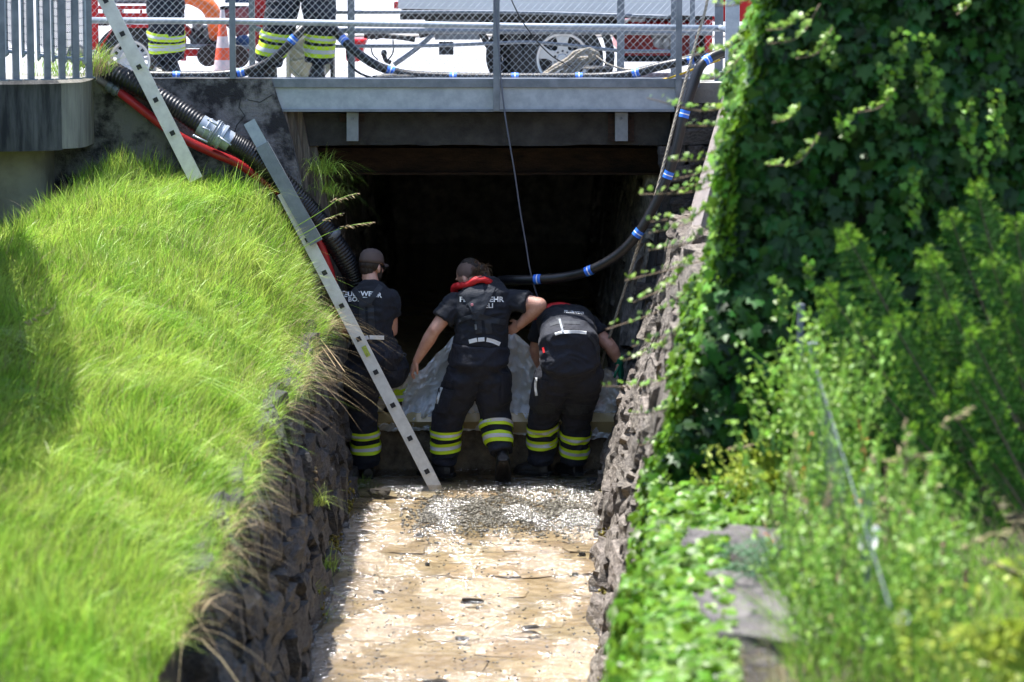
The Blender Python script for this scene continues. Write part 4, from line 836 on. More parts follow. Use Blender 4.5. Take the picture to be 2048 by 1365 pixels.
ax = (P(245, 188, -.18)-P(214, 170, -.18)).normalized(); mb = MB(); mb.lathe(P(214, 170, -.18), [(0, 0), (.036, 0), (.036, .02), (.047, .022), (.047, .045), (.04, .05), (.04, .06), (.049, .065), (.049, .09), (.036, .095), (.036, .125), (0, .125)], ax, 20); part('coupling', mb, 'galv', H, smooth='auto')
def banded(name, label, pts, r, bands, n=140):
    H = thing(name, label, 'hose', pts[len(pts)//2]); pp = rib(pts, n); mb = MB(); mb.tube(pp, r, 16); part('hose_section', mb, 'rubber', H, smooth=True)
    for bx in bands:
        i = min(range(2, len(pp)-2), key=lambda k: (pp[k]-bx).length); t = (pp[i+1]-pp[i-1]).normalized(); c = pp[i]+t*(bx-pp[i]).dot(t)
        for a_, b2, m_, rr in ((-.028, -.004, 'blue', 1.035), (.004, .028, 'blue', 1.035), (-.004, .004, 'white', 1.03)):
            mb = MB(); mb.lathe(c, [(r*.98, a_), (r*rr, a_), (r*rr, b2), (r*.98, b2)], t, 18); part('blue_band' if m_ == 'blue' else 'white_band', mb, m_, H, smooth='auto')
    return H
Yh = .12
banded('fire_hose', 'black fire hose with blue bands lying along the bridge, left length', [P(x, y, Y) for x, y, Y in ((190, 135, .3), (240, 148, .2), (300, 151, Yh), (380, 152, Yh), (440, 150, Yh), (490, 144, Yh), (535, 126, .1), (565, 103, .06), (590, 75, .04), (612, 50, .1), (628, 22, .2), (640, -20, .35))], .034, [P(x, y, Yh) for x, y in ((353, 152), (482, 145))]+[P(587, 80, .05)])
banded('fire_hose', 'black fire hose with blue bands lying along the bridge, long right length', [P(x, y, Y) for x, y, Y in ((648, 30, .4), (664, 54, .28), (685, 78, .16), (705, 98, .12), (740, 124, .12), (775, 140, .12), (820, 150, .12), (905, 154, .12), (1000, 155, .12), (1100, 155, .12), (1200, 154, .12), (1262, 148, .1), (1320, 133, .05), (1380, 121, .0), (1440, 110, -.1), (1500, 96, -.2))], .034, [P(x, y, .12) for x, y in ((686, 77), (783, 136), (906, 154), (1030, 155), (1158, 155), (1274, 147))]+[P(1384, 121, .0)])
banded('fire_hose', 'black fire hose with blue bands hanging down the right wall to the middle firefighter', [P(x, y, Y) for x, y, Y in ((1500, 88, -.3), (1450, 103, -.32), (1420, 116, -.35), (1400, 134, -.38), (1388, 165, -.4), (1377, 200, -.42), (1366, 240, -.43), (1352, 300, -.43), (1337, 350, -.42), (1312, 405, -.4), (1277, 466, -.38), (1235, 510, -.32), (1180, 541, -.25), (1130, 554, -.15), (1076, 559, -.1), (1030, 560, 0), (1000, 562, .15), (975, 575, .3), (960, 600, .5))], .037, [P(x, y, -.42) for x, y in ((1418, 117), (1368, 228), (1337, 350))]+[P(1277, 467, -.38), P(1178, 541, -.25), P(1076, 559, -.1)])
mb = MB(); mb.tube(rib([P(1200, 163, .02), P(1262, 161, .0), (P(1320, 160, -.02)), P(1352, 152, -.1), P(1395, 136, -.2), P(1440, 120, -.25)], 40), .008, 8); single('yellow_hose', mb, 'yellowhose', 'thin yellow hose at the right end of the bridge edge', 'hose', smooth=True)
mb = MB(); mb.tube(rib([P(693, 92, .2), P(697, 120, .15), P(712, 142, .1), P(740, 155, .08), P(765, 157, .08)], 30), .0085, 8); single('power_cable', mb, 'black', 'thin black cable looping down from the hose beside the striped legs', 'cable', smooth=True)
mb = MB(); mb.lathe(P(745, 156, .06), [(0, 0), (.016, 0), (.02, .05), (.032, .08), (.034, .16), (.026, .19), (.026, .26), (.018, .33), (0, .33)], (1, 0, 0), 14); single('torch', mb, 'black', 'black torch shaped tool lying on the bridge edge', 'tool', smooth=True)
mb = MB(); mb.tube(rib([P(x, y, Y) for x, y, Y in ((985, -40, -.14), (994, 60, -.15), (1003, 170, -.16), (1010, 230, -.16), (1019, 285, -.16), (1030, 350, -.14), (1040, 420, -.12), (1052, 490, -.1), (1060, 540, -.1), (1072, 585, -.08), (1088, 625, .0))], 60), .0062, 7); single('hanging_cable', mb, mat('blue grey cable', (.09, .1, .13), .5), 'blue grey cable hanging from the bridge past the tunnel mouth', 'cable', smooth=True)
mb = MB(); mb.tube(rib([P(x, y, Y) for x, y, Y in ((1018, -10, -.13), (1040, 35, -.13), (1062, 68, -.13), (1085, 95, -.13), (1110, 117, -.1), (1145, 135, .05))], 40), .005, 6); single('hanging_cable', mb, 'black', 'black cable slung diagonally across the chain link fence', 'cable', smooth=True)
def ropemb(pts, r, n):
    pp = rib(pts, n); mb = MB()
    for ph in (0, 2.09, 4.19):
        q_ = []
        for i, p in enumerate(pp):
            t = (pp[min(i+1, len(pp)-1)]-pp[max(0, i-1)]).normalized(); u = t.orthogonal().normalized(); w = t.cross(u); a_ = ph+i*.75; q_.append(p+(u*math.cos(a_)+w*math.sin(a_))*r*.5)
        mb.tube(q_, r*.62, 6)
    return mb
single('rope', ropemb([P(x, y, Y) for x, y, Y in ((1420, -40, -.2), (1412, 15, -.2), (1396, 70, -.2), (1380, 130, -.22), (1362, 195, -.24), (1345, 260, -.3), (1330, 320, -.34), (1308, 400, -.36), (1290, 450, -.36), (1268, 520, -.3), (1247, 585, -.2), (1225, 655, -.05), (1208, 710, .1), (1200, 745, .2))], .0105, 240), 'rope', 'thin pale rope hanging down the right side to the plastic sheet', 'rope', smooth=True)
CR = thing('rope_coil', 'heap of pale rope lying on the bridge in front of the silver wheel', 'rope', P(1130, 145, .25))
for k in range(9):
    x0_, x1_ = 1083+random.uniform(-6, 12), 1192+random.uniform(-14, 6); s_ = random.uniform(-6, 6)
    single_ = ropemb([P(x0_, 150, .2+k*.012), P(x0_+22, 138+s_, .2+k*.012), P(x0_+50, 122+s_, .2+k*.01), P((x0_+x1_)/2+16, 108+s_*.8, .2+k*.01), P(x1_-12, 98+s_*.6+k, .22), P(x1_, 108+k, .25), P(x1_-22, 122+s_, .28), P(x1_-48, 138+s_, .28), P(x1_-60, 150, .28)], .0085, 90)
    part('loop', single_, 'rope', CR, smooth=True)
single('rope', ropemb([P(1192, 112, .22), P(1215, 128, .18), P(1250, 139, .14), P(1290, 139, .1), P(1330, 128, .06), P(1360, 117, .02), P(1400, 105, -.05)], .007, 110), 'rope', 'thin pale rope trailing from the rope heap along the black hose', 'rope', smooth=True)
# ================================================================ street objects
RZ = 2.87
def wheel(root, c, rt_, rr, w, spokes, rim='steelrim'):
    mb = MB(); ax = (0, 1, 0); mb.lathe(c, [(rr, -w*.42), (rr*1.06, -w*.5), (rt_*.94, -w*.5), (rt_, -w*.36), (rt_, w*.36), (rt_*.94, w*.5), (rr, w*.5), (rr, -w*.42)], ax, 40); t = part('wheel', mb, 'tyre', root, smooth='auto')
    mb = MB(); mb.lathe(c, [(rr*1.02, -w*.44), (rr*.98, -w*.5), (rr*.9, -w*.46), (rr*.88, -w*.3), (rr*.9, w*.4)], ax, 40); part('rim', mb, rim, t, smooth='auto')
    mb = MB()
    if spokes == 5:
        for k in range(5):
            a = math.pi/2+k*2*math.pi/5; d = Vector((math.cos(a), 0, math.sin(a))); s_ = Vector((-math.sin(a), 0, math.cos(a))); c1 = c-Vector((0, w*.36, 0))
            mb.prism([c1+d*rr*.2+s_*rr*.24, c1+d*rr*.55+s_*rr*.17, c1+d*rr*.9+s_*rr*.27, c1+d*rr*.9-s_*rr*.27, c1+d*rr*.55-s_*rr*.17, c1+d*rr*.2-s_*rr*.24], (0, .025, 0))
        mb.lathe(c-Vector((0, w*.36, 0)), [(0, -.012), (rr*.18, -.01), (rr*.22, .004), (rr*.42, .0), (rr*.42, .03)], ax, 24); part('spokes', mb, rim, t, bev=.003)
        for k in range(5): a = k*2*math.pi/5+.3; m2 = MB(); m2.lathe(c+Vector((math.cos(a)*rr*.3, -w*.37, math.sin(a)*rr*.3)), [(0, -.004), (rr*.045, -.002), (rr*.05, .01)], ax, 8); part('wheel_bolt', m2, 'black', t)
        m2 = MB(); m2.lathe(c, [(0, -.01), (rr*.88, -.01)], ax, 24); part('brake_disc', m2, 'black', t)
    else:
        mb.lathe(c-Vector((0, w*.2, 0)), [(0, -.035), (rr*.2, -.035), (rr*.24, -.02), (rr*.5, -.03), (rr*.56, -.012), (rr*.64, -.006), (rr*.64, .0), (rr*.56, .004)], ax, 36)
        n = 16
        ring = []
        for k in range(n*2):
            a0, a1 = math.pi*k/n, math.pi*(k+1)/n; r0, r1 = rr*.64, rr*.9; c1 = c-Vector((0, w*.2, 0)); f_ = lambda r, a: c1+Vector((math.cos(a)*r, -.006, math.sin(a)*r))
            if k % 2 == 0: mb.add([f_(r0, a0), f_(r1, a0), f_(r1, a1), f_(r0, a1)], [(0, 1, 2, 3)])
            else: mb.add([f_(r0, a0), f_(rr*.68, a0), f_(rr*.68, a1), f_(r0, a1)], [(0, 1, 2, 3)]); mb.add([f_(rr*.83, a0), f_(r1, a0), f_(r1, a1), f_(rr*.83, a1)], [(0, 1, 2, 3)])
        part('wheel_disc', mb, 'silverpaint', t, smooth='auto')
    return t
TRL = thing('pump_trailer', 'red single axle pump trailer with orange hose, seen through the fence on the left', 'trailer', (-2.5, 1.3, RZ))
def rb(x0, y0, x1, y1, Y0, Y1, name='frame_bar', m='red', bev=.004):
    a, b_ = P(x0, y1, Y0), P(x1, y0, Y0); mb = MB(); mb.b(a.x, b_.x, Y0, Y1, a.z, b_.z); return part(name, mb, m, TRL, bev=bev)
for Y in (1.25, 2.4):
    rb(181, -120, 193, 100, Y, Y+.05); rb(193, 12, 300, 19, Y, Y+.05); rb(193, 27, 300, 37, Y, Y+.05); rb(362, 44, 371, 122, Y, Y+.05); rb(371, 99, 505, 113, Y, Y+.06); rb(280, 20, 284, 28, Y, Y+.04); rb(240, 20, 244, 28, Y, Y+.04)
rb(193, 100, 362, 108, 1.7, 1.75); rb(193, -120, 500, -112, 1.3, 2.4)
mb = MB(); mb.tube([P(200, -8, 1.3), P(300, -8, 1.3)], .02, 8); mb.tube([P(200, 4, 1.32), P(296, 4, 1.32)], .015, 8); part('pipe', mb, 'galv', TRL, smooth=True)
mb = MB(); mb.tube([P(358, 92, 1.22), P(510, 95, 1.22)], .018, 10); part('pipe', mb, 'galv', TRL, smooth=True)
fp = [(183, 112), (190, 108), (228, 50), (300, 50), (338, 108), (346, 112)]; mb = MB(); up2 = [P(x, y, 1.22) for x, y in fp]; lo2 = [p+Vector((0, 0, -.025)) for p in up2]
mb.prism(up2+lo2[::-1], (0, .3, 0)); part('mudguard', mb, 'red', TRL)
mb = MB(); mb.prism([P(x, y, 1.5) for x, y in ((190, 112), (228, 52), (300, 52), (345, 112))], (0, .02, 0)); part('wheel_arch', mb, 'black', TRL)
wheel(TRL, P(262, 121, 1.32), .285, .165, .16, 16)
rb(197, 36, 215, 52, 1.4, 1.8, 'battery_box', 'black'); rb(300, 28, 350, 48, 1.5, 2.2, 'engine_cover'); rb(380, 55, 440, 96, 1.5, 2.1, 'pump_body', 'black', .02); rb(205, 20, 236, 30, 1.5, 1.9, 'control_box', 'galv')
rb(440, 14, 500, 22, 1.9, 2.2, 'hose_tray', 'black')
for (x, y, m_) in ((372, 62, 'red'), (396, 50, 'galv'), (418, 66, 'galv')):
    c = P(x, y, 1.32); mb = MB(); mb.tube([P(396, 88, 1.5), c+Vector((0, .1, 0)), c], [.03, .032, .035], 12); v_ = part('valve', mb, 'galv', TRL, smooth=True)
    mb = MB(); pr = []
    for k in range(16): a = 2*math.pi*k/16; r = .042*(1+.1*(k % 2)); pr.append(c+Vector((math.cos(a)*r, -.03, math.sin(a)*r)))
    mb.prism(pr, (0, .025, 0)); mb.lathe(c, [(0, -.05), (.012, -.048), (.014, -.03)], (0, 1, 0), 8); part('handwheel', mb, 'red' if m_ == 'red' else 'galv', v_)
mb = MB(); mb.tube(rib([P(350, 0, 1.2), P(375, -8, 1.16), P(402, 2, 1.14), P(420, 18, 1.14), P(430, 42, 1.16), P(434, 70, 1.3)], 40), .066, 16); part('suction_pipe', mb, 'orange', TRL, smooth=True)
mb = MB(); mb.prism([P(x, y, 1.45) for x, y in ((443, 22), (500, 14), (506, 50), (498, 66), (478, 80), (462, 62), (440, 40))], (0, .35, 0)); tp = part('tarpaulin', mb, mat('faded red tarpaulin', (.3, .1, .11), .7, var=.4, bump=.6), TRL, bev=.02)
mb = MB(); mb.ell(P(487, 83, 1.4), (.07, .06, .05)); part('cloth_bundle', mb, 'jeans', TRL, smooth=True)
rb(508, -40, 545, 118, 2.2, 2.26, 'side_panel'); rb(450, -60, 505, 6, 2.2, 2.26, 'side_panel', 'jeans')
mb = MB(); mb.lathe(P(415, 112, 1.1), [(0, 0), (.08, 0), (.085, .03), (.085, .07), (0, .07)], (0, 1, 0), 24); mb.lathe(P(475, 114, 1.1), [(0, 0), (.085, 0), (.09, .03), (.09, .07), (0, .07)], (0, 1, 0), 24); part('jockey_wheel', mb, 'tyre', TRL)
CN = thing('traffic_cone', 'red and white striped traffic cone behind the fence beside the pump trailer', 'cone', (0, 0, 0)); cb = PZ(446, 149, RZ+.03); CN.location = (cb.x, .75, RZ+.03); cx = P(446, 140, .75).x; CN.location.x = cx
zz = lambda y: P(446, y, .75).z; prof = [(151, .078), (120, .064), (96, .052), (73, .040), (48, .028), (20, .016), (14, .012)]
for i in range(5):
    (ya, ra_), (yb, rb_) = prof[i], prof[i+1]; mb = MB(); mb.lathe((cx, .75, 0), [(ra_, zz(ya)), (rb_, zz(yb))], (0, 0, 1), 24); part('stripe', mb, 'conewhite' if i % 2 == 0 else 'conered', CN, smooth=True)
mb = MB(); mb.box((cx, .75, RZ+.045), (.3, .3, .03)); part('base', mb, 'conered', CN, bev=.008)
RE = thing('hose_reel', 'beige plastic hose reel in a metal frame behind the striped legs', 'hose reel', P(618, 155, .75)); c = P(618, 118, .85)
mb = MB(); mb.lathe(c, [(0, -.02), (.03, -.03), (.04, 0), (.15, .01), (.16, -.015), (.178, -.012), (.178, .02), (.05, .04), (.05, .2), (.178, .22)], (0, 1, 0), 36); part('drum', mb, 'beigereel', RE, smooth='auto')
for k in range(8): a = k*math.pi/4+.2; mb = MB(); d = Vector((math.cos(a), 0, math.sin(a))); mb.bar(c+d*.035+Vector((0, -.012, 0)), c+d*.15+Vector((0, -.004, 0)), .012, .02, (0, 1, 0)); part('spoke', mb, 'beigereel', RE)
for x in (576, 664): a_, b2 = P(x, 158, .82), P(x, 82, .82); mb = MB(); mb.b(a_.x-.012, a_.x+.012, .8, 1.05, RZ, b2.z); part('frame', mb, 'beigereel' if x < 600 else 'black', RE, bev=.004)
mb = MB(); mb.b(P(574, 0, .8).x, P(668, 0, .8).x, .8, .84, RZ, RZ+.03); part('foot', mb, 'galv', RE)
rbx = lambda root, x0, y0, x1, y1, Y0, Y1, name, m, bev=.004: part(name, (lambda mb, a, b_: mb.b(a.x, b_.x, Y0, Y1, a.z, b_.z))(MB(), P(x0, y1, Y0), P(x1, y0, Y0)), m, root, bev=bev)
# silver flatbed
FB = thing('flatbed_trailer', 'flatbed trailer with silver side board, black chassis and five spoke silver wheel', 'trailer', (0, 2.1, RZ))
mb = MB(); mb.prism([P(796, -80, 1.7), P(1432, -80, 1.7), P(1432, 33, 1.7), P(1100, 25, 1.7), P(796, 18, 1.7)], (0, .04, 0)); part('side_board', mb, 'silverpaint', FB, bev=.004)
mb = MB(); mb.prism([P(803, 18, 1.74), P(1425, 33, 1.74), P(1425, 40, 1.74), P(803, 30, 1.74)], (0, 1.8, 0)); part('bed', mb, 'black', FB)
rbx(FB, 788, 4, 798, 18, 1.72, 1.8, 'rear_light', 'red'); rbx(FB, 850, 28, 1240, 62, 2.0, 2.3, 'chassis_beam', 'black'); rbx(FB, 870, 30, 960, 80, 1.95, 2.0, 'axle_plate', 'galv'); rbx(FB, 878, 84, 907, 110, 1.9, 1.92, 'mounting_plate', 'black', .002)
rbx(FB, 800, 29, 1250, 40, 1.8, 1.9, 'chassis_beam', 'black')
for pts, r, m_ in (([(735, 72), (760, 72), (800, 75), (830, 80)], .022, 'black'), ([(838, 70), (870, 62), (900, 60)], .03, 'black'), ([(868, 68), (830, 100), (788, 130)], .02, 'galv'), ([(960, 60), (985, 105), (1010, 140)], .03, 'black'), ([(1190, 35), (1225, 60), (1242, 80)], .035, 'black'), ([(1020, 60), (1035, 100), (1045, 148)], .05, 'black'), ([(742, 96), (746, 110), (756, 120)], .005, 'black'), ([(786, 80), (786, 105), (775, 122)], .006, 'black')):
    mb = MB(); mb.tube(rib([P(x, y, 1.9) for x, y in pts], 12), r, 10); part('strut', mb, m_, FB, smooth=True)
mb = MB(); mb.lathe(P(728, 71, 1.9), [(0, 0), (.03, 0), (.035, .03), (.028, .04), (.038, .06), (.028, .08), (.038, .1), (.026, .13), (.02, .2), (0, .2)], (1, 0, 0), 14); part('coupling_head', mb, 'black', FB, smooth=True)
mb = MB(); mb.ell(P(768, 107, 1.9), (.024, .024, .03)); mb.tube([P(768, 112, 1.9), P(772, 122, 1.9), P(782, 126, 1.9)], .018, 8); part('jack', mb, 'black', FB, smooth=True)
wheel(FB, P(1125, 118, 1.95), .33, .215, .2, 5)
mb = MB(); mb.lathe(P(1125, 112, 2.1), [(.36, -.2), (.42, -.2), (.42, .2), (.36, .2)], (0, 1, 0), 40); part('wheel_arch', mb, 'black', FB, smooth='auto')
wheel(FB, P(1047, 112, 2.35), .31, .2, .22, 5, 'black')
mb = MB(); mb.lathe(P(1188, 133, .7), [(0, 0), (.12, 0), (.13, -.012), (.13, -.02), (.0, -.02)], (0, 0, 1), 24); mb.b(P(1176, 0, .7).x, P(1208, 0, .7).x, .65, .8, RZ, P(1190, 134, .7).z-.02); single('winch', mb, 'black', 'black winch drum on a block beside the silver wheel', 'winch')
mb = MB(); mb.prism([P(x, y, 1.7) for x, y in ((690, 78), (735, 78), (728, 92), (720, 124), (692, 124))], (0, .4, 0)); single('red_case', mb, 'red', 'small red case standing on the street behind the hose', 'case', bev=.02)
# red vehicle
RV_ = thing('fire_vehicle', 'red fire vehicle behind the fence on the right with a clear headlamp', 'car', (1.8, 3.6, RZ)); Yv = 2.7
mb = MB(); a, b_ = P(1238, 126, Yv), P(1404, 40, Yv); bodyp = [(1243, 48), (1262, 43), (1404, 43), (1404, 118), (1372, 126), (1258, 120), (1240, 108)]
mb.prism([P(x, y, Yv) for x, y in bodyp], (0, 2.1, 0)); part('bumper', mb, 'red', RV_, bev=.02)
mb = MB(); mb.prism([P(x, y, Yv+.15) for x, y in ((1262, 44), (1300, -90), (1900, -120), (1900, 44))], (0, 1.7, 0)); part('body', mb, 'red', RV_, bev=.03)
mb = MB(); mb.prism([P(x, y, Yv-.006) for x, y in ((1300, 72), (1330, 64), (1348, 66), (1348, 100), (1318, 98))], (0, .02, 0)); lp = part('headlamp', mb, 'lamp', RV_, bev=.004)
for x in (1313, 1332): mb = MB(); mb.ell(P(x, 86, Yv-.012), (.028, .014, .04)); part('reflector', mb, 'white', lp, smooth=True)
rbx(RV_, 1240, 112, 1420, 124, Yv-.01, Yv+.4, 'bumper_strip', 'black'); rbx(RV_, 1409, -60, 1426, 122, Yv-.3, Yv+.5, 'door_panel', 'red', .01); rbx(RV_, 1403, -60, 1409, 130, Yv-.2, Yv+.4, 'door_gap', 'black', .001)
rbx(RV_, 1262, 28, 1290, 44, Yv-.02, Yv+.1, 'hinge', 'white', .003)
wheel(RV_, Vector((2.6, Yv+.05, RZ+.36)), .36, .22, .22, 5)
# bottle at the foot of the right wall
BT = thing('bottle', 'clear plastic bottle with green cap and label at the foot of the right wall', 'bottle', P(1229, 1002, -.75)); b0 = P(1229, 1002, -.75); b0.z = .03
d = Vector((.09, .25, 1)).normalized(); mb = MB(); mb.lathe(b0, [(0, 0), (.03, 0), (.033, .02), (.033, .13), (.028, .16), (.014, .19), (.013, .205)], d, 20)
gm = bpy.data.materials.new('clear bottle plastic'); gm.use_nodes = True; gb = gm.node_tree.nodes['Principled BSDF']; gb.inputs['Transmission Weight'].default_value = .85; gb.inputs['Roughness'].default_value = .08; gb.inputs['Base Color'].default_value = (.85, .95, .9, 1); gb.inputs['IOR'].default_value = 1.2
part('bottle_body', mb, gm, BT, smooth=True); mb = MB(); mb.lathe(b0+d*.2, [(.016, 0), (.016, .022), (0, .022)], d, 16); part('bottle_cap', mb, 'bottleg', BT, smooth=True)
mb = MB(); mb.lathe(b0+d*.05, [(.034, 0), (.0345, .06)], d, 20); part('bottle_label', mb, 'bottleg', BT, smooth=True)
# ================================================================ ground of the banks
def A_(Y): return .98-.62*min(1, max(0, -Y/9))**.8
def bankz(x, Y):
    u = max(0, -x-1.47); k = .14+.28*min(1, -Y/5); dr = min(1, max(0, (u-1.4)/.7)); return 1.23+A_(Y)*(1-math.exp(-u/k))+.1*u-.55*dr*dr*max(0, 1+Y/6)+(.07*noise.noise(Vector((x*1.6, Y*1.6, 2)))+.05*noise.noise(Vector((x*4, Y*3, 5))))*min(1, u*3)
def gridmesh(name, x0, x1, y0, y1, nx, ny, zf, m):
    V = [(x0+(x1-x0)*i/nx, y0+(y1-y0)*j/ny, zf(x0+(x1-x0)*i/nx, y0+(y1-y0)*j/ny)) for j in range(ny+1) for i in range(nx+1)]
    return npmesh(name, V, [(j*(nx+1)+i, j*(nx+1)+i+1, (j+1)*(nx+1)+i+1, (j+1)*(nx+1)+i) for j in range(ny) for i in range(nx)], m, None, 'structure', True)
gridmesh('grass_bank', -7, -1.44, -20, -.09, 60, 120, bankz, 'soil')
def terz(x, Y): return 1.5+.12*min(1, max(0, x-.7))+.06*noise.noise(Vector((x*2, Y*2, 5)))-(.8*max(0, .62-x))
gridmesh('terrace_ground', .78, 9, -20, -9.3, 60, 60, terz, 'soil')
# ---------------------------------------------------------------- grass
def blades_on(name, n, xr, yr, lr, wr, m, lean, zf=bankz, mask=None, curl=1.0, jl=.45, seg=4):
    x = rng.uniform(*xr, n*1); Y = rng.uniform(*yr, n); keep = np.array([(mask(a, b) if mask else True) for a, b in zip(x, Y)]); x, Y = x[keep], Y[keep]; n = len(x)
    z = np.array([zf(a, b) for a, b in zip(x, Y)]); L_ = rng.uniform(*lr, n)*(.75+.5*np.array([noise.noise(Vector((a*1.3, b*1.3, 9)))+.5 for a, b in zip(x, Y)]))
    ga = np.array([[noise.noise(Vector((a*1.1, b*1.1, 1))), noise.noise(Vector((a*1.1, b*1.1, 7)))] for a, b in zip(x, Y)])
    le = np.array(lean)[None]+ga*.7+rng.normal(0, jl, (n, 2))*.6
    return blades(name, np.stack([x, Y, z-.01], 1), L_, le, rng.uniform(*wr, n), m, None, curl, seg)
inv = lambda a, b: (a > -1024/(6625/(25+b))*1.25-.15)
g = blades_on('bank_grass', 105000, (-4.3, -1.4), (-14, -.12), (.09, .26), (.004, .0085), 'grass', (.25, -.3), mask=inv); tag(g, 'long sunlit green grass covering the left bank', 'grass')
def clump(a, b): return noise.noise(Vector((a*2.2, b*1.5, 12))) > .08 and inv(a, b)
g = blades_on('tall_grass', 42000, (-4.0, -1.45), (-14, -.15), (.2, .36), (.005, .009), 'grass', (.55, -.35), mask=clump, curl=1.5, jl=.6, seg=5); tag(g, 'taller arching clumps of bright grass on the bank', 'grass')
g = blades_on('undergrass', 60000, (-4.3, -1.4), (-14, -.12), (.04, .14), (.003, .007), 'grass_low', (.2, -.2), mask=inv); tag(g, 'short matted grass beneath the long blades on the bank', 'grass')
g = blades_on('dry_grass', 3600, (-1.6, -1.34), (-13, -.15), (.1, .36), (.003, .006), 'dry', (.6, -.25), curl=1.9, jl=1.0, seg=5, mask=lambda a, b: noise.noise(Vector((b*1.9, a*2, 3))) > (.0 if b > -5 else .12)); tag(g, 'dry straw hanging over the edge of the left wall', 'grass')
g = blades_on('edge_grass', 9000, (-1.62, -1.4), (-14, -.15), (.1, .22), (.004, .008), 'grass', (.55, -.2), curl=1.4, jl=.5, seg=5); tag(g, 'green grass leaning over the edge of the left wall', 'grass')
g = blades_on('straw', 6000, (-3.4, -1.45), (-12, -.2), (.12, .3), (.003, .005), 'dry', (.3, -.3), jl=.8); tag(g, 'scattered dry stalks among the bank grass', 'grass')
def tuft(name, label, base, n, rad, lr, m, lean, curl=1.2, w=(.003, .006), jl=.6):
    r = rng.normal(0, rad, (n, 3))*np.array([1, .6, .35]); root = np.array(base)[None]+r
    o = blades(name, root, rng.uniform(*lr, n), np.array(lean)[None]+rng.normal(0, jl, (n, 2)), rng.uniform(*w, n), m, None, curl, 5); tag(o, label, 'grass'); return o
tuft('grass_tuft', 'grass tuft hanging at the upper left corner of the tunnel mouth', P(645, 345, .02), 190, .055, (.12, .34), 'grass', (.35, -.35), 2.3)
tuft('grass_tuft', 'small dangling grass tuft below the tuft at the tunnel corner', P(655, 385, -.02), 130, .05, (.1, .22), 'grass', (.35, -.45), 2.6)
tuft('grass_tuft', 'green and straw tuft at the end of the mesh railing', P(196, 143, -.45), 240, .05, (.1, .32), 'grass', (.5, -.1), 1.3)
tuft('straw_tuft', 'straw coloured stalks at the end of the mesh railing', P(192, 148, -.5), 90, .05, (.15, .36), 'dry', (.55, -.1), 1.3)
tuft('grass_tuft', 'bright grass behind the mesh railing on the parapet', P(120, 146, -.2), 260, .12, (.12, .26), 'grass', (.1, -.1), 1)
tuft('grass_clump', 'dark green wet grass clump at the foot of the left wall', P(708, 985, -.35), 700, .07, (.08, .2), 'grass_low', (.3, -.3), 2.2)
for x, y, Y in ((640, 1255, -5.2), (612, 1195, -5), (655, 1140, -4.2), (632, 1010, -4.4)):
    tuft('grass_tuft', {640: 'grass tuft growing at the water line low on the left wall', 612: 'thin tuft on the dark left wall near the bottom', 655: 'mossy tuft beside the water on the left wall', 632: 'single upright blades on the left wall'}[x], P(x, y, Y), 70, .03, (.08, .24), 'grass', (.3, -.2), 1.8)
def seedhead(label, pts, n=16):
    root = thing('seeding_grass', label, 'grass', P(*pts[0])); pp = rib([P(*p) for p in pts], 20); mb = MB(); mb.tube(pp, .0025, 5); part('stalk', mb, 'weed', root, smooth=True)
    mb = MB(); tip = pp[-1]; back = (pp[-1]-pp[-6]).normalized()
    for i in range(n):
        c = tip-back*.014*i; d = (back+Vector((random.uniform(-.5, .5), random.uniform(-.5, .5), random.uniform(-1.1, .25)))).normalized(); s_ = random.uniform(.03, .05)*(1 if i > 2 else .6); q = c+d*s_; mb.tube([c, c+d*s_*.4, c+d*s_*.7, q], [.001, .0045, .0045, .0005], 5)
    part('seed_head', mb, 'dry', root, smooth=True)
seedhead('seeding grass stalk nearest the tunnel tuft, upper one', [(590, 455, -.6), (640, 425, -.7), (680, 398, -.7), (714, 387, -.7)])
seedhead('middle seeding grass stalk crossing the thick hose', [(585, 480, -.6), (625, 458, -.7), (660, 436, -.7), (684, 427, -.7)], 12)
seedhead('lowest seeding grass stalk reaching over the dark tunnel', [(600, 500, -.6), (650, 470, -.7), (700, 452, -.7), (744, 445, -.7)], 18)
seedhead('blurred pale seed head standing in the shaded grass at left', [(60, 700, -8), (62, 660, -8), (80, 630, -8), (100, 620, -8)], 12)
for i, (pts, lb) in enumerate((([(540, 1000, -4), (600, 960, -4.2), (640, 985, -4.3), (632, 1000, -4.4)], 'looping dry stem over the left wall'), ([(610, 640, -1.2), (650, 690, -1.6), (690, 745, -1.9)], 'upper drooping straw stem beside the left firefighter'), ([(600, 655, -1.2), (640, 690, -1.6), (672, 735, -1.9)], 'lower drooping straw stem beside the left firefighter'), ([(400, 1030, -7), (470, 1080, -7.4), (525, 1130, -7.6)], 'long dry stem across the dark wall at lower left'), ([(380, 1180, -8), (440, 1200, -8.3), (500, 1260, -8.5)], 'dry stem near the bottom of the left wall'))):
    mb = MB(); mb.tube(rib([P(*p) for p in pts], 24), [.004]*25 if False else .0038, 6); single('dry_stem', mb, 'dry', lb, 'stem', smooth=True)
# dry umbel with little husks
mb = MB()
for i in range(150):
    c = P(random.gauss(565, 30), random.gauss(945, 26), random.uniform(-4.4, -3.9)); mb.ell(c, random.uniform(.006, .013), None, 6, 4)
    if i % 3 == 0: mb.tube([P(520, 930, -4), c], .0015, 3)
single('dry_husks', mb, 'dry', 'pale dried seed husks hanging over the left wall', 'plant', kind='stuff')
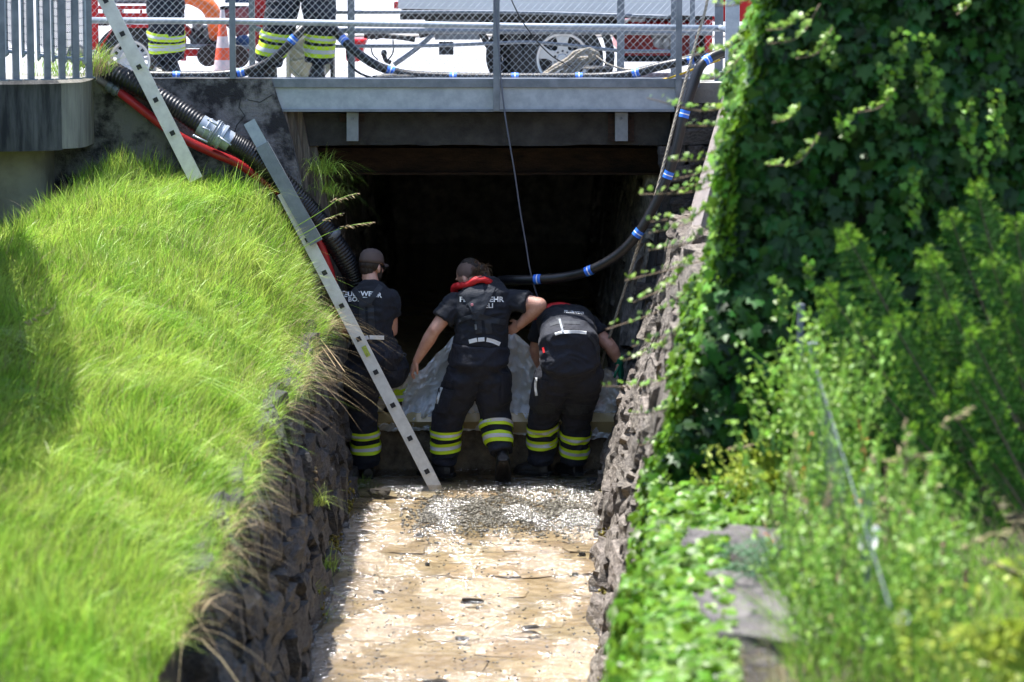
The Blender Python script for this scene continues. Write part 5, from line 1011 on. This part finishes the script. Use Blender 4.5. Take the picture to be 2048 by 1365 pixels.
# ---------------------------------------------------------------- ivy
lv = [(0, .38, .05), (0, 0, 0), (-.3, -.14, -.05), (-.55, .1, -.1), (-.36, .3, -.03), (-.5, .62, -.09), (-.2, .6, 0), (0, 1.0, -.06), (.2, .6, 0), (.5, .62, -.09), (.36, .3, -.03), (.55, .1, -.1), (.3, -.14, -.05)]
lf = [(0, i, i+1) for i in range(1, 12)]+[(0, 12, 1)]; LV = np.array(lv); LV[:, 1] -= .35; LF = np.array(lf)
def ivx(Y, z): t = min(1, max(0, (z-1.6)/.7)); return rx(Y, z)-.05+.06*t
IV = thing('ivy', 'dense dark ivy curtain covering the high wall on the right', 'ivy', (2, -9.6, 1.5))
mb = MB(); V = []
for (Y) in (-5.9, -9.45):
    for z in (1.2, 5.2): V += [Vector((ivx(Y, z)+.14, Y, z)), Vector((6, Y, z))]
mb.add(V, [(0, 1, 3, 2), (4, 5, 7, 6), (0, 2, 6, 4), (1, 3, 7, 5), (2, 3, 7, 6), (0, 1, 5, 4)]); hw = single('high_wall', mb, 'mortar', 'high dark retaining wall hidden behind the ivy', 'wall')
def bulge(a, b_): return .2*noise.noise(Vector((a*1.3, b_*1.3, 3)))+.05*noise.noise(Vector((a*4, b_*4, 8)))
def ivyset(pos, nrm, smin, smax, tilt=.35, up=(0, 0, -1)):
    n = len(pos); R = frames(np.array(nrm), np.tile(np.array(up, float), (n, 1)), .5, tilt); return np.array(pos), R, rng.uniform(smin, smax, n)
# front face
pos = []; nrm = []
for _ in range(19000):
    z = random.uniform(1.35, 4.7); x = random.uniform(ivx(-9.6, z), 3.3); px = 1024+x*425; den = .5+.9*(noise.noise(Vector((x*2.2, z*2.2, 4)))+.5)
    if random.random() > den: continue
    pos.append((x, -9.56-bulge(x, z)-random.random()*.16, z)); nrm.append((0, -1, .35))
fp_, fR, fs = ivyset(pos, nrm, .03, .1, .5)
big = np.argsort(-fs)[:210]; rest = np.setdiff1d(np.arange(len(fs)), big)
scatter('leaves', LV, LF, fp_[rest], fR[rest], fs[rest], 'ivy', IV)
lme = bpy.data.meshes.new('ivy_leaf'); lme.from_pydata([tuple(p) for p in LV], [], [tuple(int(q) for q in f) for f in LF]); lme.materials.append(M['ivy'])
def leafobjs(idx, pp, RR_, ss, parent):
    for i in idx:
        o = bpy.data.objects.new('leaf', lme); C.objects.link(o); o.parent = parent; o.matrix_local = Matrix.Translation(Vector(pp[i])-wloc(parent))@Matrix(RR_[i].tolist()).to_4x4()@Matrix.Scale(float(ss[i])*1.05, 4)
leafobjs(big, fp_, fR, fs, IV)
# leaves on the left facing side, sunlight painted into their colour
pos = []; nrm = []
for _ in range(10000):
    Y = -9.7+(random.random()**1.7)*3.0; z = random.uniform(.95, 4.6); lim = max(0, (Y+9.3)/2.7)
    if noise.noise(Vector((Y*1.5, z*1.5, 6)))*.5+.5 < lim*1.15-.12: continue
    if z < 1.9 and (random.random() < .5 or Y > -9): continue
    t = random.random(); pos.append((ivx(Y, z)+.03-bulge(Y, z)*.6-t*.1*(1-lim*.6), Y, z)); nrm.append((-1, -.25, .6))
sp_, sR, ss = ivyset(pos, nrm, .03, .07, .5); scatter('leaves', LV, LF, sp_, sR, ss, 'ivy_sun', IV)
# spilling over the lower wall and terrace
IG = thing('ivy_ground_cover', 'sunlit ivy spilling over the edge of the terrace and down the right wall', 'ivy', (.8, -11, 1.5))
pos = []; nrm = []
for _ in range(21000):
    Y = random.uniform(-15, -9.0); hg = min(1, max(.12, (-Y-9.2)/2.6)); zt_ = terz(.75, Y)
    if random.random() < .5:
        dn = random.random()**1.4*(.35+.55*min(1, max(0, (-Y-9)/3))); z = zt_-dn+.05; x = rx(Y, z)-.02-hg*(.06+.12*noise.noise(Vector((Y*2, z*3, 1)))+.12*random.random()); nn = (-.9, -.3, .5)
    else:
        x = rx(Y, 1.5)-.1+random.random()**1.3*(1.0 if Y > -10.9 else .3); z = max(terz(x, Y), 1.46)+.03+.1*random.random()+.06*noise.noise(Vector((x*3, Y*3, 2))); nn = (-.2, -.35, 1)
    pos.append((x, Y, z)); nrm.append(nn)
gp_, gR, gs = ivyset(pos, nrm, .035, .07, .45); big = np.argsort(-gs)[:60]; rest = np.setdiff1d(np.arange(len(gs)), big)
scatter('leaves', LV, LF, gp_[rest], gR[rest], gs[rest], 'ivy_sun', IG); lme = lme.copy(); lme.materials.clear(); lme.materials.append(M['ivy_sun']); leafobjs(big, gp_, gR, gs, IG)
# runners
runs = [(1310, 210, 1480, 216, 10), (1325, 332, 1480, 300, 8), (1350, 352, 1470, 340, 4), (1304, 400, 1460, 380, 9), (1327, 378, 1460, 362, 5), (1292, 447, 1440, 420, 8), (1284, 502, 1430, 480, 8), (1224, 652, 1400, 585, 16), (1228, 730, 1390, 668, 16), (1218, 772, 1370, 742, 14), (1262, 838, 1370, 800, 9), (1275, 690, 1390, 640, 9), (1260, 885, 1360, 868, 8), (1265, 560, 1400, 545, 6), (1420, 20, 1500, 12, 10), (1405, 105, 1490, 95, 10), (1400, 165, 1490, 150, 10), (1350, 255, 1470, 262, 8), (1320, 470, 1420, 440, 6), (1245, 615, 1380, 560, 8), (1530, 100, 1640, 60, 22), (1545, 65, 1600, 48, 10), (1605, 115, 1665, 100, 12), (1520, 328, 1640, 290, 22), (1550, 240, 1600, 232, 10), (1890, 40, 1950, 10, 10), (1735, 230, 1790, 205, 8), (1490, 905, 1560, 880, 8), (1480, 1000, 1560, 990, 8), (1440, 720, 1540, 690, 6)]
mbs = MB(); lp_ = []; ln_ = []; ls_ = []
for (x0_, y0_, x1_, y1_, drop) in runs:
    Yr = -9.0 if x0_ < 1480 else -9.9; y1_ -= random.uniform(10, 55); x0_ += random.uniform(-25, 25); pp = rib([P(x1_, y1_, Yr), P(x0_*.4+x1_*.6, y0_*.5+y1_*.5+drop+random.uniform(-8, 8), Yr-.05), P(x0_, y0_+random.uniform(-14, 8), Yr-.1)], 26); mbs.tube(pp, .0028, 5)
    for k, p in enumerate(pp[4:]):
        if random.random() < .2: continue
        lp_.append(tuple(p+Vector((random.uniform(-.015, .015), random.uniform(-.03, .03), random.uniform(.008, .03))))); ln_.append((-.4, -.4, .8)); ls_.append(random.uniform(.022, .042)*(1.15-.5*k/22))
part('stem', mbs, 'twig', IV, kind='stuff'); R_ = frames(np.array(ln_), np.tile(np.array([-1., 0, 0]), (len(ln_), 1)), 1.0, .5); scatter('young_leaves', LV, LF, np.array(lp_), R_, np.array(ls_), 'ivy_young', IV)
# pale hanging sprigs on the dark front
lp_ = []; ls_ = []
for (x, y, n) in ((1775, 130, 20), (1850, 70, 26), (1935, 200, 22), (1995, 180, 24), (1830, 340, 22), (1800, 60, 18), (1690, 230, 10), (1980, 420, 16), (1870, 140, 20), (1660, 60, 14), (1960, 300, 12), (1560, 560, 16), (1620, 520, 12)):
    for k in range(n): p = P(x+random.gauss(0, 6)+(7 if k % 2 else -7), y+k*5.5, -9.86); lp_.append(tuple(p)); ls_.append(random.uniform(.028, .045))
R_ = frames(np.tile(np.array([0, -1, .5]), (len(lp_), 1)), np.tile(np.array([0, 0, -1.]), (len(lp_), 1)), .9, .4); scatter('sprig_leaves', LV, LF, np.array(lp_), R_, np.array(ls_), 'ivy_sun', IV)
# ---------------------------------------------------------------- terrace stones
TS = [((.98, -11.35, 1.53), (.5, .55, .25), 'flat pale stone block at the back of the terrace, partly under juniper'), ((.96, -12.55, 1.42), (.52, 1.2, .42), 'large rough stone block at the bottom edge below the juniper'), ((1.3, -10.9, 1.5), (.4, .4, .2), 'small stone half hidden by weeds on the terrace')]
M['paleslab'] = mat('pale lilac rock', (.17, .155, .15), .85, vscale=6, col2=(.05, .045, .045), bump=1.4, bscale=14, detail=9, stretch=(1, 1, 4))
for i, (c, d_, lb) in enumerate(TS):
    me = stone_mesh(80+i, 'paleslab', 12, .16, .22); me.name = 'rock'; o = bpy.data.objects.new('rock', me); C.objects.link(o); o.location = c; o.scale = d_; o.rotation_euler = (0, .03, .1*i); tag(o, lb, 'rock')
# ---------------------------------------------------------------- yew
YB = thing('yew_bush', 'broad yew bush with feathery bright tipped branches at the right edge', 'bush', (2.1, -11, 1.5))
ndv = np.array([(-.09, 0, 0), (.09, 0, 0), (.07, .8, 0), (0, 1, 0), (-.07, .8, 0)]); ndf = np.array([(0, 1, 2), (0, 2, 4), (4, 2, 3)])
stem = MB(); nd = {'yew': [[], [], []], 'yew_tip': [[], [], []]}
def yewspray(a, b_, bend, k1=15, tipb=.8):
    pp = rib([a, a.lerp(b_, .5)+bend, b_], 24); stem.tube(pp, [.005*(1-i/len(pp))+.0015 for i in range(len(pp))], 5); L_ = (b_-a).length
    view = Vector((0, -1, .3)).normalized()
    for i in range(3, len(pp)):
        t = i/len(pp); d = (pp[i]-pp[i-1]).normalized(); sd_ = d.cross(view).normalized()
        for s_ in (-1, 1):
            tl_ = L_*.23*(1-t)**.6+.022; td = (d*.75+sd_*s_*random.uniform(.5, .9)+Vector((0, random.uniform(-.4, .2), random.uniform(-.25, .05)))).normalized(); n = max(3, int(tl_/.006)); w = td.cross(view).normalized()
            for k in range(n):
                q = pp[i]+td*(tl_*k/n)+Vector((0, 0, -.15*(tl_*k/n)**2/.1)); mm = 'yew_tip' if (t > tipb and random.random() < .75) or (k > n*.7 and random.random() < .3) else 'yew'
                for s2 in (-1, 1):
                    nd_ = (td*.7+w*s2*.8).normalized(); L3 = nd[mm]; L3[0].append(tuple(q)); z_ = Vector((random.gauss(0, .4), -1+random.gauss(0, .4), .5+random.gauss(0, .3))); x_ = nd_.cross(z_).normalized(); z_ = x_.cross(nd_); L3[1].append(((x_.x, nd_.x, z_.x), (x_.y, nd_.y, z_.y), (x_.z, nd_.z, z_.z))); L3[2].append(random.uniform(.013, .021))
base = P(1960, 1150, -11)
for (tx, ty, sx, sy, Y) in ((1690, 465, 1850, 760, -11.2), (1652, 577, 1850, 880, -11.4), (1952, 372, 2030, 640, -10.9), (1850, 505, 1960, 800, -11.1), (1900, 430, 2000, 700, -10.8), (1862, 520, 1960, 740, -11.3), (1655, 620, 1800, 860, -11.2), (1940, 665, 2040, 860, -11.5), (1690, 700, 1850, 900, -11.1), (1980, 520, 2060, 720, -11.4), (1740, 560, 1900, 820, -11.0), (1780, 640, 1930, 900, -11.5), (1700, 820, 1880, 980, -11.3), (1740, 760, 1900, 960, -11.5), (1800, 720, 1960, 960, -11.2), (1820, 860, 1960, 1040, -11.6), (1880, 800, 2020, 1000, -11.5), (1820, 1020, 1990, 1120, -11.5), (1870, 960, 2030, 1100, -11.7), (1960, 900, 2070, 1050, -11.6), (2000, 640, 2080, 860, -11.2), (2030, 440, 2090, 700, -11.2), (2040, 540, 2100, 800, -11.4), (1900, 610, 2010, 860, -11.4), (1780, 950, 1950, 1080, -11.2), (1930, 740, 2050, 960, -11.7), (1720, 640, 1860, 860, -10.9), (1750, 700, 1900, 900, -10.8), (1850, 640, 1980, 860, -10.8), (1960, 800, 2080, 980, -10.9)):
    yewspray(P(sx, sy, Y+.15), P(tx, ty, Y), Vector((-.03, 0, .06)))
for _ in range(60):
    x = random.uniform(1740, 2080); y = random.uniform(620, 1130); Y = random.uniform(-11.0, -10.4); yewspray(P(x+110, y+150, Y), P(x, y, Y-.1), Vector((0, 0, .05)), tipb=1.1)
stem.tube([base, P(1980, 950, -10.8), P(2000, 700, -10.8)], [.04, .03, .01], 8); part('branches', stem, 'bark', YB)
for m_, (a, b_, c_) in nd.items():
    if a: scatter('needles' if m_ == 'yew' else 'fresh_needles', ndv, ndf, np.array(a), np.array(b_), np.array(c_), m_, YB)
# ---------------------------------------------------------------- weeds, ferns, flowers
lfv = np.array([(0, 0, 0), (-.28, .4, .05), (0, .5, -.02), (.28, .4, .05), (0, 1, -.1)]); lff = np.array([(0, 2, 1), (0, 3, 2), (1, 2, 4), (2, 3, 4)])
def weed(n, xr, yr, Yr, hr, m, name, label, lsz=(.02, .05), dens=26):
    st_ = MB(); pp_ = []; Rn = []; s_ = []
    for _ in range(n):
        px, py = random.uniform(*xr), random.uniform(*yr); Y = random.uniform(*Yr); b0_ = P(px, py, Y); h = random.uniform(*hr); top_ = b0_+Vector((random.gauss(0, .1), random.gauss(0, .08), h)); p3 = rib([b0_, b0_.lerp(top_, .5)+Vector((random.gauss(0, .03), 0, 0)), top_], 10); st_.tube(p3, .003, 4, False)
        for k in range(int(dens*h/.4)):
            c = p3[random.randrange(2, len(p3))]+Vector((random.gauss(0, .012), random.gauss(0, .012), random.gauss(0, .01))); pp_.append(tuple(c)); Rn.append((random.gauss(0, .8), random.gauss(-.3, .7), .8)); s_.append(random.uniform(*lsz))
    W_ = tag(npmesh(name, [tuple(p) for p in st_.v], [f for f in st_.f if len(f) == 4], m, None, 'stuff'), label+', stems', 'weeds')
    R_ = frames(np.array(Rn), rng.normal(0, 1, (len(pp_), 3)), 1, .3); o = scatter(name+'_leaves', lfv, lff, np.array(pp_), R_, np.array(s_), m); tag(o, label, 'weeds')
weed(230, (1590, 1900), (1180, 1420), (-14.2, -12.2), (.15, .55), 'weed', 'weeds', 'tangle of bright green weeds at the lower right', (.012, .036), 40)
weed(120, (1580, 1740), (850, 1200), (-12.4, -11), (.2, .5), 'weed', 'tall_weeds', 'taller bright weeds climbing around the wire fence posts', (.012, .034), 40)
weed(60, (1560, 1660), (760, 1000), (-11.3, -10.6), (.2, .42), 'weed', 'climbing_weeds', 'sunlit climbing weeds in front of the ivy')
weed(38, (1820, 2060), (1270, 1440), (-15, -13.8), (.1, .3), 'fern', 'yellow_weeds', 'yellowish low weeds along the bottom right edge', (.02, .045))
weed(9, (1590, 1720), (900, 1350), (-12.5, -11.5), (.2, .5), 'orangeleaf', 'orange_leaves', 'a few orange leaves among the weeds', (.02, .035), 8)
weed(60, (1450, 1600), (960, 1040), (-10.6, -9.9), (.1, .25), 'fern', 'sunlit_herbs', 'yellow green herbs at the foot of the dark ivy', (.02, .045))
weed(40, (1590, 1860), (1150, 1400), (-13.6, -12), (.3, .6), 'dry', 'dry_herbs', 'dry stalks among the weeds at the lower right', (.01, .03), 8)
def terg(a, b): return terz(a, b)
g = blades_on('terrace_grass', 9000, (1.0, 3.6), (-15.5, -11.8), (.12, .42), (.004, .008), 'weed', (-.2, -.3), zf=terg, curl=1.3, jl=.7, seg=5); tag(g, 'loose bright grass among the weeds on the right terrace', 'grass')
g = blades_on('terrace_straw', 1800, (.8, 3.6), (-15, -11), (.12, .4), (.003, .006), 'dry', (-.2, -.3), zf=terg, curl=1.5, jl=.9, seg=5); tag(g, 'dry straw among the weeds on the right terrace', 'grass')
def fern(label, b0_, n, L_, m, ang=(-1.2, 1.2), seedv=0):
    root = thing('fern', label, 'fern', b0_)
    for k in range(n):
        a = ang[0]+(ang[1]-ang[0])*(k+.5)/n+random.uniform(-.1, .1); out = Vector((math.sin(a), -.5, .0)); tip = b0_+out*L_*.8+Vector((0, 0, L_*(.5+.3*math.cos(a)))); mid = b0_.lerp(tip, .55)+Vector((0, 0, L_*.22)); pp = rib([b0_, mid, tip], 26); mb = MB(); mb.tube(pp, .0025, 4)
        for i in range(4, len(pp)-1):
            t = i/len(pp); d = (pp[i+1]-pp[i-1]).normalized(); s_ = d.cross(Vector((0, -.6, 1))).normalized(); wl = L_*.3*math.sin(math.pi*min(1, t*.85+.15))*(1.05-t)
            for sg in (-1, 1): q = pp[i]+(s_*sg*.9+d*.45)*wl; w2 = d*.011; mb.add([pp[i]-w2*.6, pp[i]+w2, q.lerp(pp[i], .4)+w2*.9, q, q.lerp(pp[i], .4)-w2*.7], [(0, 1, 2, 4), (4, 2, 3)])
        part('frond', mb, m, root)
fern('yellow green fern at the bottom right corner', P(2010, 1370, -14.5), 9, .3, 'fern'); fern('fern at the right edge above the corner fern', P(2090, 1250, -13.8), 8, .34, 'fern')
fern('small golden fern at the foot of the dark ivy', P(1560, 1010, -10.6), 9, .2, 'fern'); fern('golden fern tips beside the juniper on the pale rock', P(1615, 1190, -12), 7, .2, 'fern', (-1.6, .2)); fern('golden fern behind the sunlit herbs', P(1520, 960, -10.4), 8, .18, 'fern')
JN = thing('juniper', 'flat dark green juniper sprays lying over the pale rocks', 'juniper', P(1580, 1150, -12)); mb = MB()
for k in range(60):
    a = P(random.uniform(1500, 1620), random.uniform(1120, 1200), random.uniform(-12.35, -11.9))+Vector((0, 0, .06)); b_ = a+Vector((random.uniform(-.2, -.04), random.uniform(-.12, .06), random.uniform(-.02, .04)))
    for i in range(30):
        t = i/30; c = a.lerp(b_, t)+Vector((0, 0, .03*math.sin(t*3))); d = Vector((random.gauss(-.4, .6), random.gauss(0, .6), random.gauss(.1, .4))).normalized()*.022; w2 = d.orthogonal().normalized()*.0028; mb.add([c-w2, c+w2, c+d], [(0, 1, 2)])
part('sprays', mb, 'conif', JN, kind='stuff')
IR = thing('iris_leaves', 'upright sword shaped leaves in front of the ivy', 'plant', P(1540, 950, -10.5)); 
for x, y, dx, dy in ((1530, 950, -32, -110), (1538, 955, -22, -85), (1545, 955, 2, -95), (1553, 955, 10, -100), (1560, 955, 4, -80), (1520, 945, -40, -60), (1525, 950, -20, -130)):
    a = P(x, y, -10.4); b_ = P(x+dx, y+dy, -10.5); s_ = Vector((.012, 0, 0)); m_ = a.lerp(b_, .55)+Vector((0, 0, .02)); mb = MB(); mb.add([a-s_, a+s_, m_+s_*.8, b_, m_-s_*.8], [(0, 1, 2, 4), (4, 2, 3)]); part('leaf', mb, 'conif', IR)
for (x, y, Y, r, lb) in ((1735, 1084, -13.5, .036, 'white bindweed flower, the larger of the pair by the wire fence'), (1747, 1064, -13.3, .026, 'white bindweed flower, smaller and above the large one'), (1806, 1236, -14, .026, 'white bindweed flower lowest on the right'), (1612, 1155, -12.6, .022, 'small white flower at the left edge of the weeds'), (1605, 1020, -11.4, .02, 'white flower high at the left edge of the weeds')):
    c = P(x, y, Y); fl = thing('flower', lb, 'flower', c); mb = MB(); mb.lathe(c, [(.004, .05), (.008, .02), (r*.7, .006), (r, 0), (r*1.02, -.002)], Vector((random.uniform(-.3, .3), .8, -.4)), 16); part('petals', mb, 'petal', fl, smooth=True)
    mb = MB(); mb.tube(rib([c, c+Vector((.01, .03, -.06)), c+Vector((0, .05, -.16))], 8), .002, 4); part('stalk', mb, 'weed', fl)
for i, (pts, n, lb) in enumerate((([(1830, 1110, -13), (1860, 930, -13), (1895, 845, -13), (1940, 815, -13)], 10, 'arching pale grass head in front of the yew, highest'), ([(1800, 1140, -13), (1815, 980, -13), (1840, 915, -13), (1862, 908, -13)], 14, 'arching grass head in front of the yew, lower'), ([(1750, 1120, -13.3), (1800, 1060, -13.3), (1840, 1050, -13.3), (1860, 1070, -13.3)], 12, 'bent grass head beside the white flowers'), ([(1850, 1270, -14), (1920, 1120, -14), (1990, 1070, -14), (2020, 1058, -14)], 16, 'long pale grass head at the right edge'), ([(1940, 1200, -14), (1980, 1130, -14), (2060, 1150, -14)], 14, 'drooping pale grass head at the far right edge'), ([(1790, 1080, -13), (1800, 960, -13), (1812, 850, -13)], 14, 'upright pale grass head before the yew'), ([(1510, 960, -10.6), (1480, 900, -10.7), (1465, 895, -10.7)], 8, 'small dry grass head before the ivy'))): seedhead(lb, pts, n)
for x, y, y2, lb in ((1882, 1090, 1190, 'reddish dry dock stalk, left of two'), (1930, 1120, 1190, 'reddish dry dock stalk, right of two')):
    mb = MB(); a = P(x, y2, -13.8); b_ = P(x+3, y, -13.8); mb.tube(rib([a, a.lerp(b_, .5), b_], 20), [.009+.003*math.sin(i*2.3) for i in range(21)], 7); single('dock_stalk', mb, mat('reddish seed stalk', (.22, .12, .09), .9), lb, 'plant')
# wire fence edge on
WF = thing('garden_fence', 'old wire garden fence with galvanised posts running toward the camera among weeds', 'fence', P(1620, 1000, -10.6))
for x, y0_, y1_, Y, r, m_ in ((1597, 622, 1000, -10.0, .016, 'galv'), (1622, 700, 1060, -10.9, .018, 'galv_pale'), (1730, 990, 1300, -13.6, .018, 'galv')):
    a, b_ = P(x, y1_, Y), P(x, y0_, Y); b_.x = a.x; mb = MB(); mb.lathe((a.x, Y, 0), [(r, a.z), (r, b_.z), (r*1.25, b_.z+.002), (r*1.25, b_.z+.03), (0, b_.z+.036)], (0, 0, 1), 14); part('post', mb, m_, WF, smooth='auto')
fa, fb = P(1622, 704, -10.9), P(1780, 1215, -15.2); mb = MB(); mb.tube([fa, fb], .0025, 6); part('top_wire', mb, 'galv', WF); mb = MB(); k = 34
for i in range(-6, k):
    for sg in (0, 1):
        t0_, t1_ = i/k*.5, (i+5)/k*.5
        if sg: t0_, t1_ = t1_, t0_
        a = fa.lerp(fb, min(1, max(0, t0_))); b_ = fa.lerp(fb, min(1, max(0, t1_)))-Vector((0, 0, .7)); mb.tube([a, b_], .0006, 3, False)
part('wire_mesh', mb, 'galv', WF, kind='stuff')
# ---------------------------------------------------------------- stream bed details
ico = bmesh.new(); bmesh.ops.create_icosphere(ico, subdivisions=1, radius=1); iv = np.array([tuple(v.co) for v in ico.verts]); jf = np.array([[v.index for v in f.verts] for f in ico.faces]); ico.free()
iv = iv*(1+rng.uniform(-.25, .2, (len(iv), 1))); pos = []; sc = []
while len(pos) < 7500:
    px, py = random.uniform(800, 1235), random.gauss(1022, 22)
    if px < 830+(py-985)*-.6+40 and random.random() < .8: continue
    if random.random() > .35+.9*(noise.noise(Vector((px*.02, py*.06, 0)))+.4): continue
    p = PZ(px, py, .0); pos.append((p.x, p.y, .0+random.random()*.008)); sc.append(random.choice((.004, .006, .008, .009, .012, .017))*random.uniform(.7, 1.1))
R_ = frames(np.tile(np.array([0, 0, 1.]), (len(pos), 1)), rng.normal(0, 1, (len(pos), 3)), 1, .3); iv2 = iv*np.array([1.3, 1, .55])
g = scatter('gravel', iv2, jf, np.array(pos), R_, np.array(sc), 'gravel'); tag(g, 'dark wet gravel bar in front of the firefighters', 'gravel')
pos = []; sc = []
for _ in range(900): px, py = random.uniform(620, 1235), random.uniform(985, 1400); p = PZ(px, py, .0); pos.append((p.x, p.y, .005)); sc.append(random.uniform(.003, .011))
R_ = frames(np.tile(np.array([0, 0, 1.]), (len(pos), 1)), rng.normal(0, 1, (len(pos), 3)), 1, .3); g = scatter('grit', iv2, jf, np.array(pos), R_, np.array(sc), 'gravel'); tag(g, 'scattered grit over the wet flagstones', 'gravel')
stn = [((943, 1203), .075, .022, 'long dark driftwood piece mid stream'), ((1164, 1110), .026, .02, 'small dark square stone on the right of the stream'), ((838, 1072), .04, .016, 'flat dark stone left of the gravel bar'), ((955, 1216), .014, .014, 'tiny pebble under the driftwood'), ((758, 1185), .04, .014, 'low mossy lump at the left of the stream'), ((1045, 1045), .022, .016, 'pebble at the lower edge of the gravel bar'), ((855, 1130), .018, .016, 'pebble left of mid stream'), ((1150, 1150), .024, .014, 'pale pebble right of mid stream'), ((1060, 1255), .06, .012, 'mossy low stone near the bottom, right of middle'), ((925, 1278), .05, .012, 'mossy lump near the bottom, middle'), ((1130, 953), .035, .02, 'brown stone between the boots of the right firefighter'), ((1185, 962), .05, .03, 'wet stone by the right wall near the boots'), ((870, 1365), .08, .015, 'mossy patch at the very bottom of the stream'), ((760, 985), .09, .035, 'clod of dark mud beside the ladder foot'), ((800, 980), .05, .02, 'small clod of dark mud nearest the ladder'), ((1210, 1045), .05, .018, 'dark stone at the right end of the gravel bar')]
for i, ((x, y), r, h, lb) in enumerate(stn):
    p = PZ(x, y, .01); me = stone_mesh(200+i, 'mud' if ('moss' in lb or 'mud' in lb or 'driftwood' in lb) else 'stone_dark', 6, .25, .5); me.name = 'stone'; o = bpy.data.objects.new('stone' if 'wood' not in lb else 'driftwood', me); C.objects.link(o); o.location = (p.x, p.y, .012); o.scale = (r*1.6, r*.9 if 'wood' not in lb else r*.35, h*1.4); o.rotation_euler = (0, 0, random.uniform(-.5, .5)); tag(o, lb, 'stone' if 'wood' not in lb else 'driftwood')
pos = []; sc = []
for _ in range(5200):
    Y = random.uniform(-9, -.3); sd_ = random.random() < .5; k = noise.noise(Vector((Y*1.1, 3 if sd_ else 9, 1)))
    if k < .05: continue
    z = random.random()**2*.22*(k+.4); pos.append(((-1.2-.1*z if sd_ else rx(Y, z)-.06)+random.gauss(0, .025), Y, z)); sc.append(random.uniform(.005, .014))
R_ = frames(np.tile(np.array([0, 0, 1.]), (len(pos), 1)), rng.normal(0, 1, (len(pos), 3)), 1, .6); g = scatter('moss', iv, jf, np.array(pos), R_, np.array(sc), 'moss'); tag(g, 'yellow green moss along the water line of both walls', 'moss')
